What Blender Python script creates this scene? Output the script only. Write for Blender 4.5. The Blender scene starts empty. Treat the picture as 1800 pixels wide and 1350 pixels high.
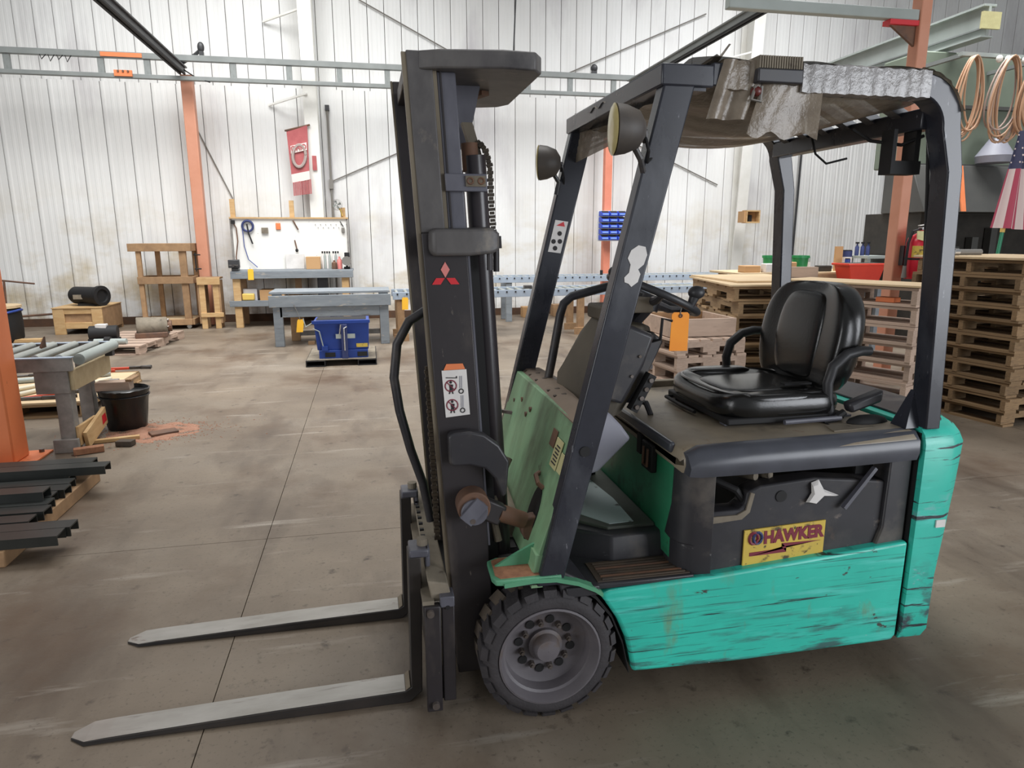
import bpy, bmesh, math, random
from mathutils import Vector, Matrix

random.seed(7)
SC = bpy.context.scene
COL = SC.collection
PI = math.pi

# ------------------------------------------------------------------ camera, light, exposure
cam_d = bpy.data.cameras.new('camera')
cam_d.sensor_fit = 'HORIZONTAL'
cam_d.sensor_width = 36.0
cam_d.lens = 24.174
cam = bpy.data.objects.new('camera', cam_d)
COL.objects.link(cam)
RT = Vector((0.97948861, -0.20148375, -0.00252218))
UP = Vector((0.04483233, 0.20570948, 0.97758563))
FW = Vector((0.19644878, 0.95764707, -0.21052308))
cam.matrix_world = Matrix(((RT.x, UP.x, -FW.x, 0), (RT.y, UP.y, -FW.y, 0), (RT.z, UP.z, -FW.z, 1.69), (0, 0, 0, 1)))
cam_d.clip_start = 0.05
SC.camera = cam
SC.view_settings.view_transform = 'Standard'
SC.view_settings.look = 'None'
SC.view_settings.gamma = 1.0
SC.view_settings.use_curve_mapping = False
SC.view_settings.exposure = 0.0

world = bpy.data.worlds.new('world')
SC.world = world
world.use_nodes = True
wb = world.node_tree.nodes['Background']
wb.inputs['Color'].default_value = (0.94, 0.97, 1.0, 1)
wb.inputs['Strength'].default_value = 0.27


def area(name, loc, target, sx, sy, power, color, spread=180):
    d = bpy.data.lights.new(name, 'AREA')
    d.shape = 'RECTANGLE'
    d.size, d.size_y = sx, sy
    d.energy = power
    d.color = color
    d.spread = math.radians(spread)
    o = bpy.data.objects.new(name, d)
    COL.objects.link(o)
    o.location = loc
    o.rotation_euler = (Vector(target) - Vector(loc)).to_track_quat('-Z', 'Y').to_euler()
    return o


# roof lights over the far half of the shop, the open dock door behind the camera, and two added fills
area('roof_and_fill_light', (-1.9, 9.3, 8.5), (-1.9, 11.5, 0), 6.5, 5.0, 740, (0.985, 0.99, 0.985), 120)
area('roof_and_fill_light', (7.6, 9.3, 8.5), (7.6, 11.5, 0), 5.0, 5.0, 620, (0.975, 0.985, 1.0), 120)
area('roof_and_fill_light', (1.6, 4.2, 8.0), (1.6, 4.0, 0), 2.0, 3.0, 75, (1.0, 0.99, 0.97), 90)  # added overhead fill that lifts the forklift's top faces
area('door_and_fill_light', (8.5, -4.6, 2.3), (2.2, 3.0, 1.4), 7.0, 4.4, 740, (0.91, 0.945, 1.0))
area('door_and_fill_light', (-9.0, -2.0, 2.6), (1.0, 3.0, 0.9), 5.0, 4.4, 300, (0.97, 0.98, 1.0))  # added fill from an unseen left side, brightens left-facing panels


# ------------------------------------------------------------------ materials
def lin(c):
    return tuple(((v / 255) / 12.92 if v / 255 <= 0.04045 else ((v / 255 + 0.055) / 1.055) ** 2.4) for v in c) + (1,)


def mat(name, c, rough=0.6, metal=0.0, var=None, layers=(), bump=0.0, bscale=60, rand=0.0, alpha=None, trans=None, coord='Object', spec=0.5, coat=0.0):
    """procedural material: base colour, optional second tone by noise, then worn layers
    layers: (colour, scale, stretch, low, high, roughness or None, (z0, z1) or None)"""
    m = bpy.data.materials.new(name)
    m.use_nodes = True
    nt = m.node_tree
    N, L = nt.nodes, nt.links
    b = N['Principled BSDF']
    b.inputs['Roughness'].default_value = rough
    b.inputs['Metallic'].default_value = metal
    b.inputs['Specular IOR Level'].default_value = spec
    b.inputs['Coat Weight'].default_value = coat
    tc = N.new('ShaderNodeTexCoord')
    src = tc.outputs[coord] if coord != 'World' else N.new('ShaderNodeNewGeometry').outputs['Position']
    oi = N.new('ShaderNodeObjectInfo')
    if rand and coord != 'World':
        mul = N.new('ShaderNodeVectorMath'); mul.operation = 'MULTIPLY_ADD'
        cmb = N.new('ShaderNodeCombineXYZ')
        for i in range(3):
            L.new(oi.outputs['Random'], cmb.inputs[i])
        mul.inputs[1].default_value = (37, 53, 71)
        L.new(cmb.outputs[0], mul.inputs[0]); L.new(src, mul.inputs[2])
        src = mul.outputs[0]

    def noise(scale, stretch, detail=5):
        mp = N.new('ShaderNodeMapping'); mp.inputs['Scale'].default_value = stretch
        L.new(src, mp.inputs[0])
        n = N.new('ShaderNodeTexNoise'); n.inputs['Scale'].default_value = scale
        n.inputs['Detail'].default_value = detail; n.inputs['Roughness'].default_value = 0.6
        L.new(mp.outputs[0], n.inputs['Vector'])
        return n.outputs[0]

    def ramp(f, lo, hi):
        r = N.new('ShaderNodeMapRange'); r.inputs[1].default_value = lo; r.inputs[2].default_value = hi
        L.new(f, r.inputs[0])
        return r.outputs[0]

    def mix(f, a, bcol):
        x = N.new('ShaderNodeMix'); x.data_type = 'RGBA'
        L.new(f, x.inputs[0])
        if isinstance(a, tuple): x.inputs[6].default_value = a
        else: L.new(a, x.inputs[6])
        if isinstance(bcol, tuple): x.inputs[7].default_value = bcol
        else: L.new(bcol, x.inputs[7])
        return x.outputs[2]
    cur = lin(c)
    if var:
        c2, sc, st = var
        cur = mix(ramp(noise(sc, st), 0.3, 0.7), cur, lin(c2))
    if rand:
        h = N.new('ShaderNodeHueSaturation')
        if isinstance(cur, tuple): h.inputs['Color'].default_value = cur
        else: L.new(cur, h.inputs['Color'])
        rr = N.new('ShaderNodeMapRange'); rr.inputs[3].default_value = 1 - rand; rr.inputs[4].default_value = 1 + rand
        L.new(oi.outputs['Random'], rr.inputs[0]); L.new(rr.outputs[0], h.inputs['Value'])
        cur = h.outputs[0]
    rcur = None
    for (lc, sc, st, lo, hi, lr, zg) in layers:
        f = ramp(noise(sc, st, 6), lo, hi)
        if zg:
            g = N.new('ShaderNodeNewGeometry'); sx = N.new('ShaderNodeSeparateXYZ')
            L.new(g.outputs['Position'], sx.inputs[0])
            zz = ramp(sx.outputs[2], zg[0], zg[1])
            mm = N.new('ShaderNodeMath'); mm.operation = 'MULTIPLY'
            L.new(f, mm.inputs[0]); L.new(zz, mm.inputs[1]); f = mm.outputs[0]
        cur = mix(f, cur, lin(lc))
        if lr is not None:
            x = N.new('ShaderNodeMix'); L.new(f, x.inputs[0])
            if rcur is None: x.inputs[2].default_value = rough
            else: L.new(rcur, x.inputs[2])
            x.inputs[3].default_value = lr; rcur = x.outputs[0]
    if isinstance(cur, tuple): b.inputs['Base Color'].default_value = cur
    else: L.new(cur, b.inputs['Base Color'])
    if rcur is not None: L.new(rcur, b.inputs['Roughness'])
    if bump:
        bp = N.new('ShaderNodeBump'); bp.inputs['Strength'].default_value = bump; bp.inputs['Distance'].default_value = 0.01
        L.new(noise(bscale, (1, 1, 1), 4), bp.inputs['Height']); L.new(bp.outputs[0], b.inputs['Normal'])
    if alpha is not None: b.inputs['Alpha'].default_value = alpha
    if trans is not None: b.inputs['Transmission Weight'].default_value = trans
    return m


S1 = (1, 1, 1)
M = {}
M['floor'] = mat('concrete', (133, 120, 104), 0.5, spec=0.35, var=((107, 95, 82), 0.9, S1), bump=0.12, bscale=25, layers=[
    ((140, 130, 117), 0.45, (1, 1.6, 1), 0.5, 0.75, 0.6, None), ((80, 68, 57), 1.7, (1, 0.35, 1), 0.5, 0.72, 0.42, None), ((92, 74, 58), 0.8, S1, 0.52, 0.7, None, None),
    ((158, 149, 137), 3.5, (0.3, 2.2, 1), 0.6, 0.76, None, None), ((70, 60, 52), 9, S1, 0.62, 0.74, None, None), ((92, 82, 72), 55, S1, 0.58, 0.72, None, None), ((176, 166, 154), 90, S1, 0.72, 0.76, None, None)])
M['joint'] = mat('joint_dirt', (96, 84, 72), 0.9)
M['panel'] = mat('white_wall_panel', (228, 228, 226), 0.5, coord='World', var=((217, 216, 213), 1.2, (1, 1, 0.3)), rand=0.02, layers=[
    ((190, 176, 146), 1.1, (1, 1, 1.6), 0.48, 0.7, None, (2.8, 0.6)), ((150, 132, 108), 2.2, (1, 1, 1.4), 0.44, 0.68, None, (1.0, 0.1)),
    ((184, 180, 182), 0.7, (1, 1, 0.35), 0.54, 0.76, None, None)])
M['seam'] = mat('wall_seam', (96, 92, 86), 0.8)
M['base'] = mat('base_angle', (66, 50, 38), 0.8, var=((92, 62, 42), 4, S1))
M['whitesteel'] = mat('white_steel', (236, 235, 230), 0.5, var=((222, 220, 212), 2, S1))
M['greysteel'] = mat('grey_painted_steel', (134, 138, 136), 0.5, var=((118, 122, 120), 3, S1))
M['lightgrey'] = mat('light_grey_steel', (165, 172, 168), 0.5, var=((148, 155, 150), 2, S1))
M['darksteel'] = mat('dark_steel_beam', (62, 62, 64), 0.45, var=((42, 42, 44), 3, S1))
M['orange'] = mat('orange_paint', (228, 132, 84), 0.5, var=((218, 120, 72), 3, S1), layers=[((120, 62, 36), 9, S1, 0.66, 0.75, None, None)])
M['orangepale'] = mat('pale_orange_paint', (206, 146, 120), 0.55, var=((196, 134, 106), 3, S1))  # paler orange for the left back post and the right post
M['mastdustlit'] = mat('dusty_lit_mast_paint', (98, 95, 93), 0.5, var=((74, 71, 72), 7, (1, 1, 0.6)), layers=[((58, 55, 56), 4, (1, 1, .5), 0.5, 0.68, None, None), ((126, 118, 106), 9, (1, 1, .7), 0.6, 0.74, None, None)])  # upper mast: dust, plus reflected light put into the colour
M['pink'] = mat('faded_orange_paint', (226, 140, 114), 0.55, var=((214, 128, 100), 4, S1))
M['rod'] = mat('brace_wire', (120, 116, 110), 0.5)
M['teal'] = mat('teal_paint', (60, 202, 180), 0.36, var=((50, 184, 164), 3, S1), layers=[
    ((92, 208, 194), 5, (0.6, 1, 6), 0.56, 0.75, None, None), ((112, 140, 104), 3.5, (2.2, 1, 0.9), 0.6, 0.74, 0.6, (0.7, 0.3)),
    ((40, 118, 108), 5, (0.5, 0.5, 20), 0.58, 0.68, 0.6, None), ((36, 66, 64), 3.0, (0.55, 0.55, 24), 0.635, 0.66, 0.6, None),
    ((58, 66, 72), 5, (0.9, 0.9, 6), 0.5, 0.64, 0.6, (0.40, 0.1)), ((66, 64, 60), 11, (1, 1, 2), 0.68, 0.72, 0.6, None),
    ((186, 190, 186), 14, (1.2, 1.2, 2), 0.7, 0.73, 0.5, (0.5, 0.2))])
M['tealcw'] = mat('teal_paint_scraped', (62, 198, 176), 0.34, var=((52, 180, 162), 3, S1), layers=[
    ((88, 206, 192), 5, (1, 1, 4), 0.58, 0.78, None, None), ((40, 112, 106), 4.5, (0.9, 0.9, 18), 0.6, 0.68, 0.6, None),
    ((48, 50, 56), 2.4, (1.0, 1.0, 14), 0.62, 0.645, 0.6, None), ((66, 66, 76), 4.0, (1.5, 1.5, 2.5), 0.5, 0.58, 0.6, (0.5, 0.2)),
    ((156, 172, 188), 6, (1.4, 1.4, 3.5), 0.61, 0.68, 0.5, (0.9, 0.2)), ((96, 92, 92), 9, (1, 1, 2), 0.67, 0.72, 0.6, None)])
M['green'] = mat('faded_green_paint', (122, 164, 126), 0.5, var=((136, 168, 128), 2.2, S1), layers=[
    ((90, 100, 78), 3.5, (1, 1, 0.3), 0.45, 0.66, 0.65, None), ((66, 150, 110), 2.4, S1, 0.6, 0.74, None, None), ((74, 70, 58), 7, S1, 0.66, 0.75, None, None)])
M['greenedge'] = mat('green_paint_edge', (96, 158, 122), 0.45, var=((78, 140, 108), 5, S1))
M['greendeep'] = mat('deep_green_paint', (56, 146, 106), 0.45, var=((40, 120, 84), 4, S1), layers=[((24, 70, 50), 5, S1, 0.52, 0.7, None, None), ((52, 46, 38), 7, S1, 0.62, 0.72, None, None)])
M['black'] = mat('black_steel_paint', (54, 54, 59), 0.42, var=((44, 44, 48), 5, S1), layers=[((84, 82, 84), 9, (1, 1, 3), 0.6, 0.76, 0.55, None)])
M['guard'] = mat('black_guard_paint', (50, 52, 60), 0.27, var=((42, 43, 50), 6, S1), layers=[((78, 80, 86), 4, (1, 1, .5), 0.52, 0.75, 0.4, None), ((128, 128, 134), 22, (2, 2, .7), 0.68, 0.73, None, None)])
M['mast'] = mat('mast_black_paint', (50, 46, 48), 0.45, var=((42, 38, 40), 4, S1), layers=[((82, 74, 68), 4, (1, 1, 0.4), 0.54, 0.74, 0.6, None), ((112, 104, 96), 26, (1.5, 1, .5), 0.68, 0.74, None, None)])
M['mastgrey'] = mat('mast_worn_rail', (104, 104, 113), 0.4, var=((76, 76, 84), 6, (1, 1, 0.5)))
M['greasy'] = mat('greasy_mast_edge', (128, 118, 100), 0.45, var=((92, 82, 68), 8, (1, 1, 0.3)))
M['cylinder'] = mat('cylinder_dark_paint', (52, 48, 52), 0.3, var=((62, 56, 58), 3, S1))
M['dust'] = mat('dusty_metal', (138, 128, 112), 0.8, var=((104, 95, 82), 7, S1), layers=[((70, 62, 54), 14, S1, 0.62, 0.72, None, None)])
M['rust'] = mat('rusty_metal', (116, 82, 60), 0.7, var=((86, 66, 56), 8, S1))
M['chain'] = mat('greasy_chain', (58, 50, 42), 0.55, var=((84, 72, 56), 20, S1))
M['forktop'] = mat('worn_bright_steel', (176, 172, 166), 0.33, metal=0.45, var=((146, 142, 134), 2.5, (1, 3, 1)), layers=[
    ((88, 64, 46), 3.2, (1.2, 2, 1), 0.6, 0.66, 0.6, None), ((112, 106, 98), 7, (0.5, 4, 1), 0.6, 0.75, None, None)])
M['forkside'] = mat('dark_fork_steel', (38, 35, 34), 0.5, var=((56, 50, 46), 5, S1))
M['rubber'] = mat('dusty_rubber', (62, 58, 60), 0.75, var=((48, 45, 47), 12, S1), bump=0.3, bscale=70, layers=[((104, 92, 78), 6, S1, 0.6, 0.78, None, None)])
M['rubberdust'] = mat('rubber_tread_dust', (104, 92, 78), 0.85, var=((74, 66, 60), 14, S1), bump=0.3, bscale=60)
M['rim'] = mat('grey_wheel_paint', (88, 84, 88), 0.5, var=((108, 103, 106), 5, S1), layers=[((92, 74, 56), 5, S1, 0.58, 0.74, None, None)])
M['bolt'] = mat('steel_bolt', (120, 112, 108), 0.4, metal=0.5, var=((90, 80, 72), 30, S1))
M['dark'] = mat('black_parts_and_shade', (22, 21, 22), 0.7)  # black parts, and shade painted into holes, slots and gaps
M['lampbody'] = mat('dusty_lamp_shell', (86, 78, 70), 0.55, var=((64, 59, 56), 9, S1))
M['grain'] = mat('sawdust_grain', (168, 116, 90), 0.9, rand=0.0)
M['plastic'] = mat('black_plastic', (42, 42, 47), 0.42, var=((56, 54, 56), 5, S1), layers=[((88, 82, 76), 5, S1, 0.54, 0.74, 0.6, None), ((104, 102, 104), 20, (1, 1, 2), 0.68, 0.74, None, None)])
M['hood'] = mat('hood_grey_black', (166, 152, 130), 0.42, var=((122, 113, 100), 3, S1), layers=[((150, 136, 116), 2.6, S1, 0.52, 0.75, 0.55, None), ((66, 60, 56), 4, S1, 0.55, 0.7, None, None), ((122, 92, 68), 9, S1, 0.66, 0.74, None, None)])
M['hoodedge'] = mat('hood_edge_plastic', (80, 82, 90), 0.3, var=((60, 61, 66), 4, S1), layers=[((150, 124, 102), 6, (1, 1, 4), 0.7, 0.76, 0.6, None)])
M['mat_worn'] = mat('worn_painted_floorplate', (84, 88, 80), 0.55, var=((66, 70, 62), 3, S1), layers=[((58, 46, 34), 6, S1, 0.6, 0.72, None, None)])
M['mat_white'] = mat('worn_white_footplate', (206, 218, 218), 0.5, var=((188, 204, 204), 5, S1), layers=[((52, 44, 38), 9, S1, 0.6, 0.66, None, None)])
M['tread'] = mat('dirty_tread_plate', (82, 68, 54), 0.7, var=((58, 50, 44), 10, S1))
M['leather'] = mat('black_vinyl', (22, 22, 22), 0.24, var=((30, 29, 28), 8, S1), bump=0.05, bscale=120, spec=0.6)
M['armrest'] = mat('grey_black_armrest', (52, 52, 54), 0.45)
M['cowl'] = mat('dusty_cowl_plastic', (98, 90, 76), 0.65, var=((78, 72, 62), 3, S1), layers=[((58, 54, 50), 6, S1, 0.6, 0.75, None, None)])
M['cowltop'] = mat('dusty_rubber_cover', (130, 114, 98), 0.8, var=((110, 96, 84), 4, S1))
M['kick'] = mat('pale_grey_plastic', (148, 149, 158), 0.5, var=((138, 138, 150), 4, S1))
M['battery'] = mat('battery_case', (46, 45, 50), 0.55, var=((36, 35, 38), 5, S1), layers=[((70, 66, 64), 3.5, S1, 0.5, 0.7, None, None), ((122, 112, 104), 7, (1, 1, 1.5), 0.6, 0.7, None, None), ((96, 76, 60), 5, S1, 0.62, 0.74, None, None)])
M['yellow'] = mat('yellow_sticker', (214, 184, 74), 0.6, var=((196, 168, 78), 9, S1), layers=[((84, 70, 48), 14, (1, 1, 1.5), 0.56, 0.66, None, None), ((60, 52, 44), 30, S1, 0.64, 0.7, None, None)])
M['maroon'] = mat('maroon_print', (122, 38, 56), 0.6)
M['navy'] = mat('navy_print', (48, 58, 104), 0.6)
M['bollard'] = mat('dark_red_paint', (150, 38, 48), 0.5)
M['red'] = mat('red_sticker', (204, 44, 52), 0.45)
M['pinkred'] = mat('faded_red_sticker', (214, 128, 122), 0.45)
M['white'] = mat('white_sticker', (226, 222, 218), 0.5, var=((208, 204, 200), 8, S1))
M['cream'] = mat('yellowed_sticker', (196, 190, 140), 0.55, var=((180, 172, 126), 12, S1))
M['ink'] = mat('black_print', (34, 30, 32), 0.6)
M['orangetag'] = mat('orange_card', (252, 158, 32), 0.6, var=((246, 146, 28), 5, S1))
M['yellowtag'] = mat('yellow_card', (250, 190, 52), 0.6)
M['lens'] = mat('lamp_lens', (196, 182, 128), 0.25, var=((176, 160, 104), 20, S1))
M['film'] = mat('dusty_plastic_film', (142, 130, 114), 0.3, var=((112, 100, 86), 5, (1.2, 5, 3)), bump=0.55, bscale=20, alpha=0.93, layers=[((176, 168, 156), 5, (6, 1, 1), 0.6, 0.78, 0.25, None)])
M['filmshine'] = mat('stretch_film_wrap', (164, 162, 162), 0.2, var=((128, 124, 120), 5, (10, 1, 1.5)), bump=0.45, bscale=30)
M['wood'] = mat('pallet_wood', (172, 142, 104), 0.8, var=((142, 116, 86), 2.2, (1, 6, 6)), rand=0.2, layers=[((96, 80, 64), 2.5, (1, 7, 7), 0.58, 0.74, None, None)])
M['woodpink'] = mat('weathered_pallet_wood', (184, 160, 142), 0.8, var=((160, 138, 122), 2.2, (1, 6, 6)), rand=0.16, layers=[((112, 98, 88), 2.5, (1, 7, 7), 0.6, 0.74, None, None)])
M['woodbrown'] = mat('old_brown_pallet_wood', (148, 120, 86), 0.85, var=((112, 90, 66), 2.2, (1, 6, 6)), rand=0.22, layers=[((72, 58, 46), 2.5, (1, 7, 7), 0.56, 0.72, None, None)])
M['plywood'] = mat('plywood_sheet', (206, 182, 146), 0.75, var=((190, 164, 128), 2, (1, 5, 5)))
M['pine'] = mat('pine_lumber', (202, 170, 124), 0.7, var=((184, 146, 98), 3, (2, 2, 8)), rand=0.08)
M['endboard'] = mat('dry_beige_lumber', (190, 172, 136), 0.75, var=((170, 150, 116), 3, (3, 3, 3)))
M['oldpine'] = mat('aged_lumber', (168, 134, 98), 0.75, var=((142, 112, 82), 3, (3, 3, 3)), rand=0.12)
M['greywood'] = mat('grey_painted_wood', (134, 140, 144), 0.7, var=((116, 122, 128), 3, (1, 3, 6)), rand=0.06, layers=[((168, 160, 146), 5, (1, 3, 5), 0.62, 0.72, None, None), ((92, 90, 88), 4, (1, 2, 6), 0.6, 0.75, None, None)])
M['greywood2'] = mat('worn_grey_lumber', (146, 142, 136), 0.75, var=((120, 116, 112), 4, (3, 3, 3)), layers=[((150, 134, 112), 4, S1, 0.64, 0.75, None, None)])
M['roller'] = mat('galvanised_roller', (176, 180, 174), 0.35, metal=0.3, var=((150, 154, 150), 3, S1))
M['rollerframe'] = mat('conveyor_frame_blue_grey', (164, 176, 190), 0.5, var=((148, 160, 174), 3, S1))
M['pegboard'] = mat('white_pegboard', (232, 230, 224), 0.6, layers=[((140, 136, 130), 26, S1, 0.7, 0.74, None, None)])
M['blue'] = mat('blue_enamel', (34, 66, 148), 0.4, var=((30, 58, 128), 3, S1))
M['bluebin'] = mat('blue_bin_plastic', (38, 70, 190), 0.45)
M['bluebinlight'] = mat('blue_bin_lip', (120, 156, 226), 0.45)
M['blackmetal'] = mat('black_bar_steel', (52, 54, 52), 0.4, metal=0.2, var=((40, 42, 40), 4, S1), rand=0.1)
M['bag'] = mat('black_bag_plastic', (16, 16, 18), 0.3, bump=0.5, bscale=9)
M['sawdust'] = mat('red_sawdust', (164, 122, 100), 0.9, var=((146, 104, 82), 30, S1))
M['sand'] = mat('red_grit', (164, 116, 86), 0.9, var=((136, 94, 70), 40, S1))
M['tool'] = mat('tool_steel', (96, 92, 90), 0.4, metal=0.5, var=((62, 58, 56), 9, S1))
M['toolred'] = mat('tool_red', (190, 66, 40), 0.5)
M['greybin'] = mat('grey_bin_plastic', (142, 148, 160), 0.5, var=((130, 136, 148), 3, S1))
M['whitebag'] = mat('white_liner', (226, 228, 236), 0.4)
M['redbin'] = mat('red_bin_plastic', (222, 66, 44), 0.45, var=((206, 56, 38), 3, S1))
M['greenbin'] = mat('green_bucket_plastic', (34, 132, 74), 0.45)
M['cardboard'] = mat('cardboard', (186, 146, 102), 0.8)
M['extred'] = mat('extinguisher_red', (206, 36, 56), 0.3)
M['chrome'] = mat('chrome', (190, 190, 190), 0.25, metal=0.9)
M['machine'] = mat('grey_green_machine', (118, 128, 112), 0.5, var=((104, 114, 100), 1.5, S1))
M['machinedark'] = mat('dark_grey_machine', (86, 86, 82), 0.5, var=((70, 70, 68), 1.5, S1))
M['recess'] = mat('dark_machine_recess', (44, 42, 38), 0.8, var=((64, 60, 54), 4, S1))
M['hosetan'] = mat('tan_hose', (190, 150, 118), 0.5)
M['hosepink'] = mat('pink_grey_hose', (168, 146, 134), 0.5)
M['hosewhite'] = mat('off_white_cable', (206, 198, 176), 0.5)
M['flagpole'] = mat('green_pole', (40, 132, 96), 0.4)
M['brass'] = mat('yellow_ferrule', (220, 186, 96), 0.4)
M['banner'] = mat('faded_red_banner', (176, 96, 96), 0.8, var=((158, 80, 82), 6, S1))
M['bannergrey'] = mat('grey_banner_print', (162, 148, 142), 0.8)
M['flagred'] = mat('flag_red', (176, 72, 92), 0.7)
M['flagwhite'] = mat('flag_white', (226, 208, 202), 0.7)
M['flagblue'] = mat('flag_blue', (66, 68, 96), 0.7)
M['amber'] = mat('beacon_red', (96, 40, 36), 0.4)


# ------------------------------------------------------------------ geometry helpers
class MB:
    def __init__(s):
        s.bm = bmesh.new()

    def hexa(s, v):
        a = [s.bm.verts.new(p) for p in v]
        for f in ((3, 2, 1, 0), (4, 5, 6, 7), (0, 1, 5, 4), (1, 2, 6, 5), (2, 3, 7, 6), (3, 0, 4, 7)):
            s.bm.faces.new([a[i] for i in f])
        return s

    def box(s, x0, x1, y0, y1, z0, z1):
        return s.hexa([(x0, y0, z0), (x1, y0, z0), (x1, y1, z0), (x0, y1, z0), (x0, y0, z1), (x1, y0, z1), (x1, y1, z1), (x0, y1, z1)])

    def prism(s, poly, ax, a, b, shift=(0, 0)):
        def mk(p, t):
            if ax == 'y': return (p[0], t, p[1])
            if ax == 'z': return (p[0], p[1], t)
            return (t, p[0], p[1])
        A = [s.bm.verts.new(mk(p, a)) for p in poly]
        B = [s.bm.verts.new(mk((p[0] + shift[0], p[1] + shift[1]), b)) for p in poly]
        n = len(poly)
        s.bm.faces.new(A[::-1]); s.bm.faces.new(B)
        for i in range(n):
            s.bm.faces.new((A[i], A[(i + 1) % n], B[(i + 1) % n], B[i]))
        return s

    def loft(s, rings, cap=True):
        R = [[s.bm.verts.new(p) for p in r] for r in rings]
        n = len(R[0])
        for a, b in zip(R, R[1:]):
            for i in range(n):
                s.bm.faces.new((a[i], a[(i + 1) % n], b[(i + 1) % n], b[i]))
        if cap:
            s.bm.faces.new(R[0][::-1]); s.bm.faces.new(R[-1])
        return s

    def tube(s, pts, r, n=8, closed=False):
        pts = [Vector(p) for p in pts]
        k = len(pts)
        rr = r if isinstance(r, (list, tuple)) else [r] * k
        rings = []
        up = None
        for i, p in enumerate(pts):
            a = pts[i - 1] if (i > 0 or closed) else p
            b = pts[(i + 1) % k] if (i < k - 1 or closed) else p
            t = (b - a).normalized()
            if up is None:
                up = t.orthogonal().normalized()
            up = (up - t * up.dot(t))
            if up.length < 1e-5: up = t.orthogonal()
            up.normalize()
            sd = t.cross(up)
            rings.append([p + (up * math.cos(2 * PI * j / n) + sd * math.sin(2 * PI * j / n)) * rr[i] for j in range(n)])
        if closed:
            R = [[s.bm.verts.new(p) for p in q] for q in rings]
            # close by best-matching offset
            off = min(range(n), key=lambda o: (R[-1][0].co - R[0][o].co).length)
            for i in range(k):
                a, b = R[i], R[(i + 1) % k]
                o = off if i == k - 1 else 0
                for j in range(n):
                    s.bm.faces.new((a[j], a[(j + 1) % n], b[(j + 1 + o) % n], b[(j + o) % n]))
        else:
            s.loft(rings)
        return s

    def cyl(s, p0, p1, r0, r1=None, n=20):
        return s.tube([p0, p1], [r0, r0 if r1 is None else r1], n)

    def beam(s, p0, p1, w, h, up=(0, 0, 1)):
        p0, p1 = Vector(p0), Vector(p1)
        t = (p1 - p0).normalized(); u = Vector(up)
        sd = t.cross(u).normalized(); u = sd.cross(t).normalized()
        a, b = sd * w / 2, u * h / 2
        return s.hexa([p0 - a - b, p0 + a - b, p1 + a - b, p1 - a - b, p0 - a + b, p0 + a + b, p1 + a + b, p1 - a + b])

    def lathe(s, prof, o, ax='z', n=24, mtx=None):
        """prof: (radius, height) pairs along the axis"""
        rings = []
        for r, h in prof:
            ring = []
            for j in range(n):
                c, q = math.cos(2 * PI * j / n) * max(r, 1e-4), math.sin(2 * PI * j / n) * max(r, 1e-4)
                p = {'z': (c, q, h), 'y': (c, h, q), 'x': (h, c, q)}[ax]
                p = Vector(p)
                if mtx is not None: p = mtx @ p
                ring.append(Vector(o) + p)
            rings.append(ring)
        if prof[0][0] > .01 and prof[-1][0] > .01:
            return s.loft(rings + [rings[0]], cap=False)
        s.loft(rings, cap=False)
        return s

    def grid(s, fn, nu, nv, thick=None, mi=None):
        V = [[s.bm.verts.new(fn(i / nu, j / nv)) for j in range(nv + 1)] for i in range(nu + 1)]
        for i in range(nu):
            for j in range(nv):
                f = s.bm.faces.new((V[i][j], V[i + 1][j], V[i + 1][j + 1], V[i][j + 1]))
                if mi: f.material_index = mi(i, j)
        return s

    def ball(s, c, rx, ry=None, rz=None, n=16, m=10):
        ry = rx if ry is None else ry; rz = rx if rz is None else rz
        rings = []
        for i in range(m + 1):
            a = -PI / 2 + PI * i / m
            r = max(math.cos(a), 1e-3)
            rings.append([(c[0] + rx * r * math.cos(2 * PI * j / n), c[1] + ry * r * math.sin(2 * PI * j / n), c[2] + rz * math.sin(a)) for j in range(n)])
        return s.loft(rings)

    def build(s, name, m, parent=None, bevel=0, seg=2, smooth=False, at=None, solid=0, sub=0):
        """one mesh object; verts are in world coordinates, stored relative to the thing's base"""
        off = Vector((0, 0, 0))
        if at is not None:
            off = Vector(at)
        elif parent is not None:
            off = root_loc(parent)
        bmesh.ops.recalc_face_normals(s.bm, faces=s.bm.faces)
        if off.length: bmesh.ops.translate(s.bm, verts=s.bm.verts, vec=-off)
        me = bpy.data.meshes.new(name)
        s.bm.to_mesh(me); s.bm.free()
        for x in (m if isinstance(m, (list, tuple)) else [m]):
            me.materials.append(M[x] if isinstance(x, str) else x)
        o = bpy.data.objects.new(name, me)
        COL.objects.link(o)
        if parent is not None:
            o.parent = parent
            if at is not None: o.location = off - root_loc(parent)
        else:
            o.location = off
        if solid:
            k = o.modifiers.new('solid', 'SOLIDIFY'); k.thickness = solid; k.offset = 0
        if bevel:
            k = o.modifiers.new('bevel', 'BEVEL'); k.width = bevel; k.segments = seg; k.limit_method = 'ANGLE'; k.angle_limit = 0.6
        if sub:
            k = o.modifiers.new('sub', 'SUBSURF'); k.levels = k.render_levels = sub
        if smooth or bevel or sub:
            for p in me.polygons: p.use_smooth = True
            if not sub:
                me.set_sharp_from_angle(angle=0.7)
        return o


def root_loc(o):
    while o.parent is not None: o = o.parent
    return o.location.copy()


def thing(name, loc, label, cat, group=None):
    o = bpy.data.objects.new(name, None)
    o.empty_display_size = 0.1
    COL.objects.link(o)
    o.location = loc
    tag(o, label, cat, group)
    return o


def tag(o, label=None, cat=None, group=None, kind=None):
    if label: o['label'] = label
    if cat: o['category'] = cat
    if group: o['group'] = group
    if kind: o['kind'] = kind
    return o


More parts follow.
